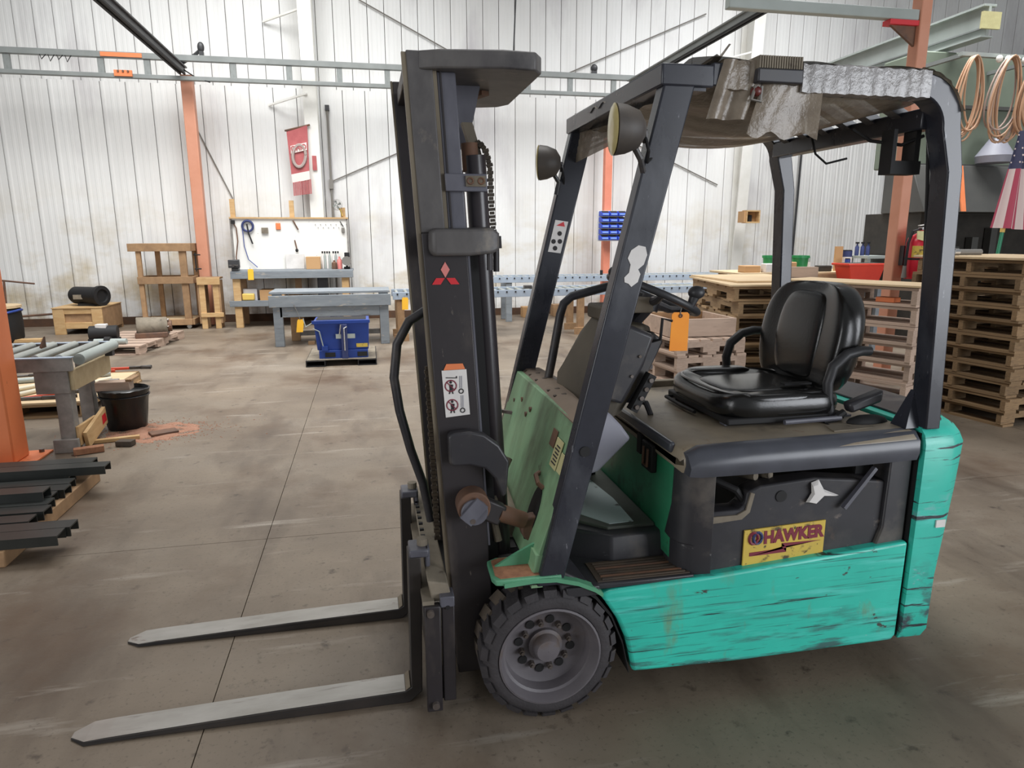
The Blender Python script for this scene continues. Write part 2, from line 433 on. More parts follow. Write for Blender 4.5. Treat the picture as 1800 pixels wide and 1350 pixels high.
def copy_tree(o, parent=None):
    c = o.copy(); COL.objects.link(c)
    if parent is not None: c.parent = parent
    for ch in list(KIDS.get(o.name, [])): copy_tree(ch, c)
    return c


KIDS = {}


def note_kids(root):
    """remember the children of a thing before it is copied"""
    ks = [x for x in bpy.data.objects if x.parent == root]
    KIDS[root.name] = ks
    for k in ks: note_kids(k)


def B(x0, x1, y0, y1, z0, z1):
    return MB().box(x0, x1, y0, y1, z0, z1)


UNIT = {}


def piece(name, m, parent, c, size, rot=(0, 0, 0)):
    """a board-like piece; all of one material share one bevelled unit block"""
    if m not in UNIT:
        b = B(-.5, .5, -.5, .5, -.5, .5)
        me = bpy.data.meshes.new(m + '_block'); b.bm.to_mesh(me); b.bm.free(); me.materials.append(M[m]); UNIT[m] = me
    o = bpy.data.objects.new(name, UNIT[m]); COL.objects.link(o)
    o.parent = parent
    o.location = c; o.scale = size; o.rotation_euler = rot
    return o


def text(s, name, m, parent, loc, size, rot, extrude=0.0006, sx=1.0, bold=0.0):
    cu = bpy.data.curves.new(name, 'FONT')
    cu.body = s; cu.size = size; cu.extrude = extrude; cu.align_x = 'CENTER'; cu.align_y = 'CENTER'; cu.offset = bold
    cu.materials.append(M[m])
    tmp = bpy.data.objects.new('tmp', cu)
    me = bpy.data.meshes.new_from_object(tmp)
    bpy.data.objects.remove(tmp)
    me.name = name
    o = bpy.data.objects.new(name, me); COL.objects.link(o)
    o.parent = parent
    o.location = Vector(loc) - root_loc(parent); o.rotation_euler = rot; o.scale = (sx, 1, 1)
    return o


def arc(cx, cz, r, a0, a1, n):
    return [(cx + r * math.cos(math.radians(a0 + (a1 - a0) * i / n)), cz + r * math.sin(math.radians(a0 + (a1 - a0) * i / n))) for i in range(n + 1)]

# ================================================================== setting
# floor: four poured slabs with open joints over a dirty base
fl = MB().box(-14, 16, -3, 15.0, -0.06, -0.02).build('floor', 'joint'); fl['kind'] = 'structure'
for (x0, x1, y0, y1) in ((-14, -0.641, -3, 3.864), (-0.637, 5.6, -3, 3.864), (5.606, 16, -3, 3.864), (-14, -0.641, 3.868, 15), (-0.637, 5.6, 3.868, 15), (5.606, 16, 3.868, 15)):
    B(x0, x1, y0, y1, -0.02, 0.0).build('slab', 'floor', fl)

WY = 14.8
wall = MB().box(-12, 16, WY + .06, WY + .12, 0, 8.2).build('wall_back', 'seam'); wall['kind'] = 'structure'


def panel_mesh(w, z0, z1, name, f=.5):
    g = 0.006
    prof = [(g, .05), (g, .0), (.03, -.014 * f), (.06, -.014 * f), (.085, 0)]
    k = 2
    for i in range(1, k + 1):
        c = .085 + (w - .12) * i / (k + 1)
        prof += [(c - .03, 0), (c - .018, -.007 * f), (c + .018, -.007 * f), (c + .03, 0)]
    prof += [(w - g, 0), (w - g, .05)]
    mb = MB()
    a = [mb.bm.verts.new((p[0], p[1], z0)) for p in prof]; b = [mb.bm.verts.new((p[0], p[1], z1)) for p in prof]
    for i in range(len(prof) - 1): mb.bm.faces.new((a[i], a[i + 1], b[i + 1], b[i]))
    me = bpy.data.meshes.new(name); mb.bm.to_mesh(me); mb.bm.free(); me.materials.append(M['panel'])
    return me


pm_low, pm_up, pm_r = panel_mesh(.435, 0.0, 4.5, 'lower_panel'), panel_mesh(.325, 4.5, 8.2, 'upper_panel', .35), panel_mesh(.325, 0.0, 4.5, 'right_panel', 1.2)
x = -10.0 + .07
while x < 15.5:
    r = x > 8.6
    o = bpy.data.objects.new('panel', pm_r if r else pm_low); COL.objects.link(o); o.parent = wall; o.location = (x, WY, 0)
    x += .325 if r else .435
x = -10.0 + .11
while x < 15.5:
    o = bpy.data.objects.new('panel', pm_up); COL.objects.link(o); o.parent = wall; o.location = (x, WY + .012, 0); x += .325
B(-10, 15.5, WY - .05, WY, 0, .15).build('baseboard_back', 'base')['kind'] = 'structure'


def column(name, x0, x1, label):
    """tapered built-up steel column standing proud of the wall: bright front flange, web behind"""
    t = thing(name, ((x0 + x1) / 2, WY - .3, 0), label, 'column')
    t['kind'] = 'structure'
    MB().hexa([(x0, WY - .14, 0), (x1, WY - .14, 0), (x1, WY - .11, 0), (x0, WY - .11, 0), (x0, WY - .62, 7.5), (x1, WY - .62, 7.5), (x1, WY - .59, 7.5), (x0, WY - .59, 7.5)]).build('front_flange', 'whitesteel', t)
    c = (x0 + x1) / 2
    MB().hexa([(c - .008, WY - .12, 0), (c + .008, WY - .12, 0), (c + .008, WY, 0), (c - .008, WY, 0), (c - .008, WY - .6, 7.5), (c + .008, WY - .6, 7.5), (c + .008, WY, 7.5), (c - .008, WY, 7.5)]).build('web', 'whitesteel', t)
    B(x0, x1, WY - .03, WY - .01, 0, 7.5).build('rear_flange', 'whitesteel', t)
    return t


c1 = column('steel_column', -1.08, -.83, 'white tapered steel wall column behind the workbench and red banner')
for z0 in (5.65, 4.17):
    MB().beam((-1.0, WY - .45, z0 + .16), (-1.75, WY - .03, z0), .035, .035).build('flange_brace', 'whitesteel', c1)
c2 = column('steel_column', 8.12, 8.37, 'white tapered steel wall column behind the pallet stacks at right')
for z0 in (5.3, 5.0):
    MB().beam((8.1, WY - .5, z0 + .16), (7.3, WY - .03, z0), .035, .035).build('flange_brace', 'whitesteel', c2)
# thin conduit by the first column
t = thing('conduit', (-.72, WY - .06, 0), 'thin grey conduit pipe running up beside the left white column', 'pipe')
MB().tube([(-.66, WY - .06, 0.0), (-.66, WY - .06, 4.15)], .022).build('pipe', 'rod', t)
MB().box(-.70, -.62, WY - .1, WY - .0, 2.62, 2.8).build('clamp', 'rod', t); MB().box(-.7, -.62, WY - .1, WY, 4.1, 4.2).build('clamp', 'darksteel', t)

RODS = [((.036, 6.14), (1.775, 5.3), 'thin diagonal brace wire on the upper wall left of the mast top'),
        ((7.26, 6.29), (4.26, 5.0), 'thin diagonal brace wire rising to the right above the overhead guard'),
        ((-.62, 2.78), (1.9, 3.86), 'thin brace wire rising from the left column toward the mast'),
        ((4.4, 4.2), (7.75, 2.8), 'thin brace wire falling to the right column behind the guard'),
        ((-3.1, 3.72), (-2.55, 2.42), 'thin wire running from the orange post to the pegboard')]
for (a, b, l) in RODS:
    tag(MB().tube([(a[0], WY - .03, a[1]), (b[0], WY - .03, b[1])], .012, 6).build('brace_wire', 'rod'), l, 'wire')

# ---- workstation crane: far runway truss, near runway rail, bridge beams, posts
TY = 13.97
t = thing('runway_truss', (-.7, TY, 4.4), 'long grey ladder truss crane runway crossing the whole back wall', 'crane runway')
B(-9, 7.2, TY - .05, TY + .05, 4.72, 4.82).build('top_chord', 'greysteel', t, bevel=.006)
B(-9, 7.2, TY - .05, TY + .05, 4.40, 4.47).build('bottom_chord', 'greysteel', t, bevel=.006)
for x in (-8.6, -7.3, -5.83, -4.38, -3.64, -2.22, -1.26, -.37, .5, 1.45, 2.35, 3.2, 4.05, 4.95, 5.85, 6.75):
    piece('upright', 'greysteel', t, (x + .7, 0, .195), (.10, .06, .25))
B(-4.36, -3.7, TY - .062, TY - .052, 4.735, 4.805).build('splice_plate', 'orange', t)
B(-4.17, -3.88, TY - .08, TY - .052, 4.42, 4.52).build('splice_plate', 'orange', t)
for x in (-4.1, -4.02, -3.94):
    MB().cyl((x, TY - .095, 4.5), (x, TY - .08, 4.5), .018, n=8).build('bolt', 'rust', t)
for k in range(4):
    tag_x = -5.3 + k * .13
    MB().tube([(tag_x, TY - .06, 4.72), (tag_x + .03, TY - .08, 4.64 - .03 * (k % 2)), (tag_x + .1, TY - .07, 4.72)], .008, 5).build('wire_tie', 'dark', t)


def post(name, x0, x1, y0, y1, top, m, label, plate=True):
    t = thing(name, ((x0 + x1) / 2, (y0 + y1) / 2, 0), label, 'post')
    B(x0, x1, y0, y1, 0.015, top).build('tube', m, t, bevel=.012)
    if plate:
        B(x0 - .12, x1 + .12, y0 - .12, y1 + .12, 0, .015).build('base_plate', m, t, bevel=.003)
        for sx in (x0 - .06, x1 + .06):
            for sy in (y0 - .06, y1 + .06):
                MB().cyl((sx, sy, .015), (sx, sy, .04), .02, n=6).build('anchor_bolt', 'bolt', t)
    return t


post('crane_post', -3.18, -2.98, 14.2, 14.38, 4.55, 'orangepale', 'tall orange crane post against the back wall left of the workbench', False)
pr = post('crane_post', 5.935, 6.065, 7.0, 7.155, 6.0, 'orangepale', 'tall orange crane post at right with the red fire extinguisher')
B(5.58, 5.935, 7.02, 7.14, 3.90, 3.95).build('bracket', 'red', pr); MB().prism([(5.62, 3.90), (5.935, 3.90), (5.935, 3.70)], 'y', 7.06, 7.09).build('bracket_gusset', 'rust', pr)
pk = post('crane_post', 4.9, 5.06, 14.2, 14.35, 4.4, 'pink', 'slim salmon-coloured crane post carrying the blue bins on the back wall')
nl = post('crane_post', -2.94, -2.68, 5.6, 5.84, 4.7, 'orange', 'large orange crane post with base plate at the left edge, nearest the camera')

tag(B(3.7, 5.93, 7.02, 7.12, 3.952, 4.06).build('runway_rail', 'lightgrey', None, bevel=.01, at=(4.8, 7.07, 3.952)), 'light grey crane rail meeting the right orange post at the top', 'crane runway')


def bridge(x, y0, y1, z, label, m):
    t = thing('bridge_beam', (x, (y0 + y1) / 2, z), label, 'crane beam')
    MB().box(x - .055, x + .055, y0, y1, z - .06, z + .02).box(x - .09, x + .09, y0, y1, z + .02, z + .045).build('rail_body', m, t, bevel=.005)
    MB().box(x - .055, x - .02, y0, y1, z - .085, z - .06).box(x + .02, x + .055, y0, y1, z - .085, z - .06).build('rail_lips', 'dark', t)
    return t


bl = bridge(-3.12, 3.2, 14.15, 4.62, 'dark grey bridge beam running overhead to the left orange post', 'darksteel')
MB().tube([(-3.12, 14.1, 4.7), (-2.86, 14.05, 4.85), (-2.72, 14.0, 4.95)], .03, 6).build('end_stop', 'darksteel', bl)
MB().tube([(-3.1, 14.08, 4.62), (-2.85, 13.95, 4.45), (-2.62, 13.92, 4.38)], .012, 6).build('safety_cable', 'dark', bl)
bm = bridge(5.32, 4.0, 13.95, 4.68, 'blue-grey bridge beam rising from behind the overhead guard to the top rail', 'greysteel')
hk = thing('end_stop', (-2.72, 14.0, 4.84), 'small dark end stop standing on the grey runway truss left of the white column', 'end stop')
MB().box(-2.77, -2.7, 13.96, 14.04, 4.82, 4.9).build('foot', 'darksteel', hk); MB().ball((-2.74, 14, 4.97), .06, .05, .09).build('head', 'darksteel', hk, smooth=True)
hk2 = thing('end_stop', (4.55, 14.0, 4.84), 'small dark end stop on the runway truss just left of the guard roof', 'end stop')
MB().box(4.5, 4.6, 13.96, 14.04, 4.82, 4.88).build('foot', 'darksteel', hk2); MB().ball((4.55, 14, 4.93), .07, .06, .08).build('head', 'darksteel', hk2, smooth=True)
t = thing('roof_beam', (8.65, 10.9, 4.6), 'wide pale grey-green steel beam running toward the top right corner', 'beam')
B(8.62, 8.66, 8.9, 13.6, 4.42, 4.8).build('web', 'lightgrey', t)
B(8.54, 8.74, 8.9, 13.6, 4.8, 4.83).build('top_flange', 'lightgrey', t); B(8.54, 8.74, 8.9, 13.6, 4.40, 4.42).build('bottom_flange', 'lightgrey', t)
B(8.58, 8.62, 8.9, 13.6, 4.52, 4.54).build('side_strip', 'greysteel', t)
B(8.5, 8.8, 8.86, 8.9, 4.5, 4.72).build('end_plate', 'cream', t)
tag(MB().tube([(2.9, 13.98, 4.82), (2.98, 13.9, 6.9)], .014, 6).build('drop_cable', 'darksteel', None, at=(2.9, 13.98, 4.82)), 'dark drop cable rising from the truss right of the mast top', 'cable')

# ---- hanging banner on the left column
t = thing('banner', (-1.2, 13.9, 2.6), 'faded red hanging banner with a grey block letter and fringed bottom', 'banner')
BY = 14.38
MB().hexa([(-1.38, BY, 2.86), (-1.04, BY - .02, 2.93), (-1.04, BY, 2.93), (-1.38, BY + .02, 2.86), (-1.42, BY, 3.66), (-1.03, BY - .02, 3.76), (-1.03, BY, 3.76), (-1.42, BY + .02, 3.66)]).build('cloth', 'banner', t)
MB().cyl((-1.45, BY, 3.655), (-.98, BY, 3.775), .018, n=8).build('hanging_rod', 'rust', t)
ring = []
for i in range(24):
    a = 2 * PI * i / 24
    ring.append((-1.21 + .12 * math.cos(a), BY - .028, 3.2 + .2 * math.sin(a) + .03 * math.cos(a)))
MB().tube(ring, .03, 6, closed=True).build('letter_ring', 'bannergrey', t)
MB().hexa([(-1.36, BY - .026, 3.24), (-1.06, BY - .046, 3.31), (-1.06, BY - .03, 3.31), (-1.36, BY - .01, 3.24), (-1.36, BY - .026, 3.38), (-1.06, BY - .046, 3.45), (-1.06, BY - .03, 3.45), (-1.36, BY - .01, 3.38)]).build('name_band', 'flagwhite', t)
text('OHIO', 'lettering', 'banner', t, (-1.21, BY - .05, 3.345), .13, (PI / 2, -.2, 0), sx=.85, bold=.004)
MB().hexa([(-1.37, BY, 2.70), (-1.04, BY - .02, 2.77), (-1.04, BY, 2.77), (-1.37, BY + .02, 2.70), (-1.38, BY, 2.86), (-1.04, BY - .02, 2.93), (-1.04, BY, 2.93), (-1.38, BY + .02, 2.86)]).build('white_band', 'flagwhite', t)
for i in range(12):
    xx = -1.36 + i * .029
    MB().box(xx, xx + .02, BY - .01, BY + .005, 2.46 + .004 * i, 2.71 + .006 * i).build('fringe', 'banner', t)
tag(B(-.98, -.9, 14.44, 14.46, 2.95, 3.22).build('notice_plate', 'banner', None, at=(-.94, 14.375, 3.1)), 'small dark red plate on the white column beside the banner', 'plate')

# ================================================================== forklift
FL = thing('forklift', (1.2, 2.6, 0), 'worn teal and black electric forklift with wrapped overhead guard, forks to the left', 'forklift')
YN, YF = 2.10, 3.13
YC = (YN + YF) / 2


def mir(y): return YN + YF - y


# ---- side skirts (teal), near and far
def skirt(y0, y1, name):
    arch = [(.872, .142), (.862, .2), (.842, .28), (.808, .36), (.76, .435), (.74, .462)]
    poly = arch + [(.78, .474), (1.16, .489), (1.5, .512), (1.972, .544), (1.968, .15), (1.95, .128), (1.3, .128)]
    return MB().prism(poly, 'y', y0, y1).build(name, 'teal', FL, bevel=.012, seg=3)


skirt(2.085, 2.2, 'side_panel'); skirt(mir(2.2), mir(2.085), 'side_panel')
tip = MB()
B(.80, 1.97, 2.2, 3.03, .16, .44).build('chassis', 'dark', FL)
B(.35, .80, 2.36, 2.86, .18, .54).build('front_axle', 'dark', FL)

# ---- counterweight, rounded in plan
plan = [(1.985, 2.075), (2.10, 2.072), (2.17, 2.10), (2.24, 2.20), (2.30, 2.33), (2.335, 2.46), (2.35, 2.6)]
plan = plan + [(p[0], mir(p[1])) for p in reversed(plan)]
rings = []
for (z, ins, ty) in ((.13, .045, .02), (.17, .015, .004), (.4, .012, .002), (.75, .0, 0), (.93, .0, 0), (.965, .012, .01), (.99, .045, .035)):
    ring = []
    for (px, py) in plan:
        dx = 0 if px < 1.99 else ins * (1 if px > 2.12 else .3) + (.05 * (1 - (z - .13) / .8) if px > 2.12 and z < .93 else 0)
        ring.append((px - dx, py + (ty if py < YC else -ty), z))
    rings.append(ring)
cw = MB().loft(rings).build('counterweight', 'tealcw', FL, smooth=True)
MB().prism([(2.03, 2.16), (2.14, 2.18), (2.24, 2.34), (2.275, 2.5), (2.275, 2.73), (2.24, 2.89), (2.14, 3.05), (2.03, 3.07)], 'z', .985, 1.0).build('top_insert', 'plastic', cw, bevel=.004)
MB().box(1.979, 1.985, 2.1, 3.1, .14, .97).build('panel_gap', 'dark', cw)
MB().box(2.07, 2.11, 2.0685, 2.076, .60, .63).build('paint_patch', 'white', cw)
B(1.86, 1.98, 2.3, 2.9, .06, .16).build('rear_step', 'dark', FL)
rw = MB()
rw.lathe([(.05, -.1), (.2, -.1), (.21, -.08), (.21, .08), (.2, .1), (.05, .1)], (1.8, YC, .21), 'y', 28)
rw.build('rear_wheel', 'rubber', FL, smooth=True)

# ---- battery and its bay
bt = MB().prism([(1.17, .36), (1.93, .36), (1.93, .80), (1.62, .835), (1.40, .82), (1.35, .80), (1.345, .755), (1.32, .735), (1.17, .735)], 'y', 2.17, 2.25).build('battery', 'battery', FL, bevel=.008)
B(1.17, 1.92, 2.25, 3.0, .38, .73).build('battery_cells', 'dark', bt)
MB().prism([(1.17, .718), (1.31, .718), (1.345, .735), (1.36, .80), (1.375, .795), (1.36, .725), (1.33, .70), (1.17, .69)], 'y', 2.163, 2.17).build('worn_lip', 'dust', bt)
for xx in (1.415, 1.475):
    MB().cyl((xx - .1, 2.45, .81), (xx, 2.23, .835), .016, n=10).build('cable_lug', 'dust', bt)
MB().tube([(1.16, 2.3, .82), (1.25, 2.24, .83), (1.32, 2.2, .80), (1.35, 2.2, .76)], .014).build('cable', 'dark', bt)
MB().cyl((1.485, 2.166, .775), (1.485, 2.172, .775), .022, n=16).build('lifting_hole', 'dark', bt)
tape = MB().loft([[(1.585, 2.164, .745), (1.63, 2.164, .735), (1.66, 2.164, .765), (1.72, 2.164, .762), (1.655, 2.164, .79), (1.63, 2.164, .83), (1.6, 2.164, .82), (1.605, 2.164, .78)],
                  [(1.59, 2.15, .75), (1.62, 2.15, .742), (1.65, 2.15, .77), (1.70, 2.152, .765), (1.65, 2.15, .785), (1.62, 2.15, .815), (1.60, 2.15, .81), (1.61, 2.15, .78)]]).build('torn_tape', 'white', bt)
MB().beam((1.735, 2.15, .715), (1.86, 2.16, .86), .014, .018, up=(0, 1, 0)).build('prop_rod', 'mastgrey', bt)
sk = MB().hexa([(1.345, 2.162, .512), (1.675, 2.162, .515), (1.675, 2.168, .515), (1.345, 2.168, .512), (1.345, 2.162, .655), (1.675, 2.162, .668), (1.675, 2.168, .668), (1.345, 2.168, .655)]).build('battery_label', 'yellow', bt)
RX = (PI / 2, 0, 0)
text('HAWKER', 'label_lettering', 'maroon', sk, (1.545, 2.161, .622), .066, (PI / 2, -.03, 0), sx=.88, bold=.0035)
MB().prism([(1.37, .552), (1.52, .556), (1.50, .578), (1.66, .590), (1.50, .592), (1.52, .572), (1.37, .566)], 'y', 2.160, 2.162).build('lightning_mark', 'maroon', sk)
for (cx, m) in ((1.382, 'maroon'), (1.398, 'navy')):
    MB().tube([(cx + .017 * math.cos(a), 2.161, .622 + .022 * math.sin(a)) for a in [2 * PI * i / 14 for i in range(14)]], .006, 5, closed=True).build('swirl_mark', m, sk)
bt.location += Vector((-.045, -.043, -.018))
B(1.05, 1.97, 2.2, 3.05, .30, .36).build('battery_floor', 'dark', FL)

# bay front cover (curved) and rear pillar
rings = []
for (z, gx) in ((.478, .0), (.6, .0), (.601, -.004), (.87, .004)):
    rings.append([(1.05 + gx, 2.26, z), (1.045 + gx, 2.20, z), (1.06 + gx, 2.15, z), (1.10 + gx, 2.115, z), (1.165, 2.105, z), (1.165, 2.26, z)])
MB().loft(rings).build('bay_front_cover', 'plastic', FL, bevel=.004)
MB().prism([(1.845, .525), (1.968, .535), (1.968, .885), (1.875, .885), (1.87, .6)], 'y', 2.11, 2.2).build('bay_rear_pillar', 'plastic', FL, bevel=.006)
B(1.80, 1.86, 2.2, 2.22, .5, .88).build('bay_seal', 'dark', FL)

# ---- seat deck (battery hood)
def hood_ring(x, top, lo, y0):
    return [(x, y0 + .012, lo), (x, y0, lo + .03), (x, y0 + .004, top - .03), (x, y0 + .03, top - .006), (x, y0 + .07, top), (x, 3.03, top), (x, 3.10, top - .01), (x, 3.12, top - .05), (x, 3.11, lo)]


hd = MB().loft([hood_ring(1.035, .925, .89, 2.16), hood_ring(1.05, .955, .872, 2.125), hood_ring(1.09, .968, .868, 2.1), hood_ring(1.2, .972, .868, 2.085), hood_ring(1.6, .975, .868, 2.083), hood_ring(1.95, .985, .872, 2.083), hood_ring(1.972, .978, .876, 2.09)])
hd = hd.build('seat_deck', 'hood', FL, smooth=True)
MB().loft([[(x, 2.088, lo), (x, 2.078, lo + .03), (x, 2.082, t - .035), (x, 2.11, t - .004), (x, 2.14, t + .002), (x, 2.15, t - .004), (x, 2.15, lo)] for (x, t, lo) in ((1.055, .945, .872), (1.10, .968, .866), (1.3, .972, .865), (1.7, .976, .866), (1.965, .982, .872))]).build('side_edge', 'hoodedge', hd, smooth=True)
B(1.028, 1.05, 2.2, 3.08, .925, .965).build('front_edge', 'hoodedge', hd, bevel=.008)
B(1.05, 1.45, 3.06, 3.10, .96, 1.0).build('far_rim', 'dust', hd, bevel=.004)
MB().tube([(1.09, 2.70, .965), (1.085, 2.695, 1.01), (1.10, 2.60, 1.012), (1.11, 2.57, .968)], .012, 8).build('lift_handle', 'plastic', hd)
for k in range(6):
    MB().box(1.80 + .0, 1.95, 2.62 + k * .05, 2.645 + k * .05, .982, .988).build('vent_slot', 'dark', hd)
B(1.70, 1.705, 2.2, 3.0, .977, .981).build('deck_seam', 'dark', hd); B(1.70, 1.95, 2.5, 2.505, .979, .983).build('deck_seam', 'dark', hd)
MB().prism([(1.66, 2.16), (1.90, 2.18), (1.84, 2.25), (1.68, 2.24)], 'z', .978, .982).build('bare_patch', 'dust', hd)
MB().ball((1.86, 2.24, .985), .09, .035, .028, 12, 6).build('rubber_boot', 'dark', hd, smooth=True)

# deck front wall with latch
fw = B(1.045, 1.06, 2.2, 3.08, .52, .93).build('deck_front_panel', 'greendeep', FL)
lt = B(1.02, 1.045, 2.34, 2.44, .80, .91).build('latch', 'dark', fw, bevel=.006)
fwb = B(1.025, 1.046, 2.46, 2.50, .84, .92).build('latch_bracket', 'dark', fw)
MB().tube([(1.018, 2.37, .89), (1.016, 2.37, .82), (1.016, 2.41, .82), (1.018, 2.41, .89)], .006, 6).build('latch_loop', 'rust', fw)

# ---- floor plate and step
st = MB().box(.62, 1.10, 2.10, 2.42, .475, .495).box(.62, .74, 2.09, 2.12, .46, .497).build('step', 'plastic', FL, bevel=.005)
MB().box(.74, 1.09, 2.115, 2.26, .495, .4985).build('tread_pad', 'tread', st)
for k in range(7):
    MB().box(.76, 1.075, 2.123 + k * .019, 2.131 + k * .019, .4985, .503).build('tread_rib', 'rust' if k % 3 == 1 else 'tread', st)
MB().hexa([(.60, 2.10, .46), (.74, 2.10, .46), (.70, 2.30, .46), (.60, 2.36, .46), (.60, 2.11, .56), (.70, 2.11, .505), (.69, 2.3, .505), (.60, 2.35, .56)]).build('step_shoulder', 'plastic', FL, bevel=.006)
MB().loft([[(.66, 2.37, .48), (.84, 2.25, .48), (1.13, 2.27, .48), (1.13, 3.0, .48), (.66, 3.0, .48)],
           [(.68, 2.40, .59), (.845, 2.275, .59), (1.12, 2.29, .59), (1.12, 3.0, .59), (.68, 3.0, .59)]]).build('raised_floor', 'plastic', FL, bevel=.01)
fp = MB().prism([(.72, 2.45), (.85, 2.33), (1.04, 2.33), (1.04, 3.0), (.72, 3.0)], 'z', .589, .602).build('floor_plate', 'mat_worn', FL, bevel=.003)
MB().prism([(.76, 2.50), (.865, 2.355), (.965, 2.36), (.97, 2.6), (.93, 2.97), (.78, 2.97)], 'z', .602, .604).build('worn_patch', 'mat_white', fp)
MB().tube([(.98, 2.92, .60), (.95, 2.92, .72)], .018).build('brake_pedal', 'plastic', FL)
MB().box(.90, .97, 2.84, 2.96, .72, .735).build('pedal_pad', 'plastic', FL)

# ---- fender plate
fd = MB().prism([(.362, 2.12), (.372, 2.09), (.40, 2.084), (.60, 2.084), (.60, 2.26), (.40, 2.26), (.366, 2.24)], 'z', .535, .555).build('fender', 'greenedge', FL, bevel=.004)
MB().prism([(.375, 2.125), (.39, 2.10), (.56, 2.10), (.56, 2.25), (.41, 2.25), (.38, 2.235)], 'z', .555, .5575).build('grit', 'sand', fd)
lip = []
for (lx, lz) in ((.40, .545), (.5, .552), (.58, .548), (.66, .525), (.72, .495), (.75, .472)):
    lip.append([(lx, 2.08, lz - .016), (lx, 2.12, lz - .016), (lx, 2.12, lz), (lx, 2.08, lz)])
MB().loft(lip).build('fender_lip', 'greenedge', fd)
MB().prism([(.385, .557), (.55, .557), (.565, .64), (.52, .63), (.46, .60)], 'y', 2.185, 2.197).build('gusset', 'greenedge', fd)
aw = []
for (lx, lz) in ((.42, .54), (.55, .54), (.66, .515), (.73, .46), (.79, .38), (.835, .27), (.862, .15)):
    aw.append([(lx, 2.10, lz - .02), (lx, 2.32, lz - .02), (lx, 2.32, lz - .005), (lx, 2.10, lz - .005)])
MB().loft(aw).build('wheel_arch', 'dark', FL)
MB().prism([(.362, mir(2.12)), (.40, mir(2.084)), (.60, mir(2.084)), (.60, mir(2.26)), (.40, mir(2.26))], 'z', .535, .555).build('fender', 'greenedge', FL)

# ---- front wheels
TREAD = None


def wheel(yo, sgn):
    """yo: outer face; sgn +1 when the wheel extends toward +y"""
    c = Vector((.563, yo, .2475))
    R = .2475
    prof = [(.18, .012), (.186, 0), (.205, -.003), (.224, .006), (.236, .022), (.239, .09), (.236, .16), (.22, .175), (.18, .17)]
    w = MB().lathe([(r, sgn * t) for r, t in prof], c, 'y', 56).build('front_wheel', 'rubber', FL, smooth=True)
    n = 22
    if sgn > 0:
        for i in range(n):
            for side in (0, 1):
                a = 2 * PI * (i + .5 * side) / n
                y0, y1 = (.0, .095) if side == 0 else (.085, .175)
                sk_ = .07 if side == 0 else -.07
                hw = .095
                v = []
                for (r, t0, t1) in ((.226, y0, y1), (R, y0 + (.014 if side == 0 else 0), y1 - (0 if side == 0 else .014))):
                    for (aa, tt) in ((a - hw, t0), (a + hw, t0), (a + hw + sk_, t1), (a - hw + sk_, t1)):
                        v.append((c.x + r * math.sin(aa), c.y + sgn * tt, c.z + r * math.cos(aa)))
                MB().hexa(v).build('tread_lug', 'rubberdust' if side else 'rubber', w)
    rim = MB().lathe([(r, sgn * t) for r, t in [(.182, .02), (.184, -.004), (.177, -.006), (.172, .004), (.163, .03), (.154, .035), (.149, .075), (.12, .085), (.03, .085), (.03, .1), (.182, .12)]], c, 'y', 48).build('rim', 'rim', w, smooth=True)
    MB().lathe([(r, sgn * t) for r, t in [(.062, .088), (.062, .07), (.05, .066), (.046, .04), (.04, .03), (.001, .028)]], c, 'y', 28).build('hub', 'rim', w, smooth=True)
    for k in range(8):
        a = 2 * PI * k / 8 + .2
        px, pz = c.x + .088 * math.cos(a), c.z + .088 * math.sin(a)
        MB().cyl((px, c.y + sgn * .088, pz), (px, c.y + sgn * .066, pz), .0125, .011, 6).cyl((px, c.y + sgn * .068, pz), (px, c.y + sgn * .058, pz), .006, n=8).build('wheel_nut', 'bolt', w)
        a += PI / 8
        px, pz = c.x + .098 * math.cos(a), c.z + .098 * math.sin(a)
        MB().cyl((px, c.y + sgn * .0865, pz), (px, c.y + sgn * .08, pz), .016, n=12).build('hand_hole', 'dark', w)
    return w


wheel(2.085, 1)
wheel(3.145, -1)

# ---- green front cowl panel (leans back with the pillars)
cp = MB().hexa([(.50, 2.12, .545), (.505, 3.10, .545), (.53, 3.10, .545), (.525, 2.12, .545), (.672, 2.12, 1.065), (.655, 3.10, 1.075), (.68, 3.10, 1.075), (.70, 2.12, 1.065)]).build('front_panel', 'green', FL, bevel=.004)


def onpanel(y, z, off=0):
    """x on the panel's front face"""
    return .50 + (z - .545) / (1.07 - .545) * .165 - off


TL = math.atan2(.165, .525)
sx = onpanel(2.27, .93)
for (y0, y1, z0, z1, m, nm) in ((2.21, 2.29, .885, .985, 'cream', 'data_sticker'), (2.145, 2.20, .89, .955, 'cream', 'small_sticker'), (2.30, 2.36, .94, 1.0, 'rust', 'torn_sticker')):
    MB().hexa([(onpanel(0, z0) - .002, y0, z0), (onpanel(0, z0) - .002, y1, z0), (onpanel(0, z0), y1, z0), (onpanel(0, z0), y0, z0),
               (onpanel(0, z1) - .002, y0, z1), (onpanel(0, z1) - .002, y1, z1), (onpanel(0, z1), y1, z1), (onpanel(0, z1), y0, z1)]).build(nm, m, cp)
for k in range(6):
    z = .9 + k * .012
    MB().hexa([(onpanel(0, z) - .004, 2.225, z), (onpanel(0, z) - .004, 2.275 - .01 * (k % 2), z), (onpanel(0, z), 2.275, z), (onpanel(0, z), 2.225, z),
               (onpanel(0, z + .004) - .004, 2.225, z + .004), (onpanel(0, z + .004) - .004, 2.275 - .01 * (k % 2), z + .004), (onpanel(0, z + .004), 2.275, z + .004), (onpanel(0, z + .004), 2.225, z + .004)]).build('sticker_print', 'ink', cp)
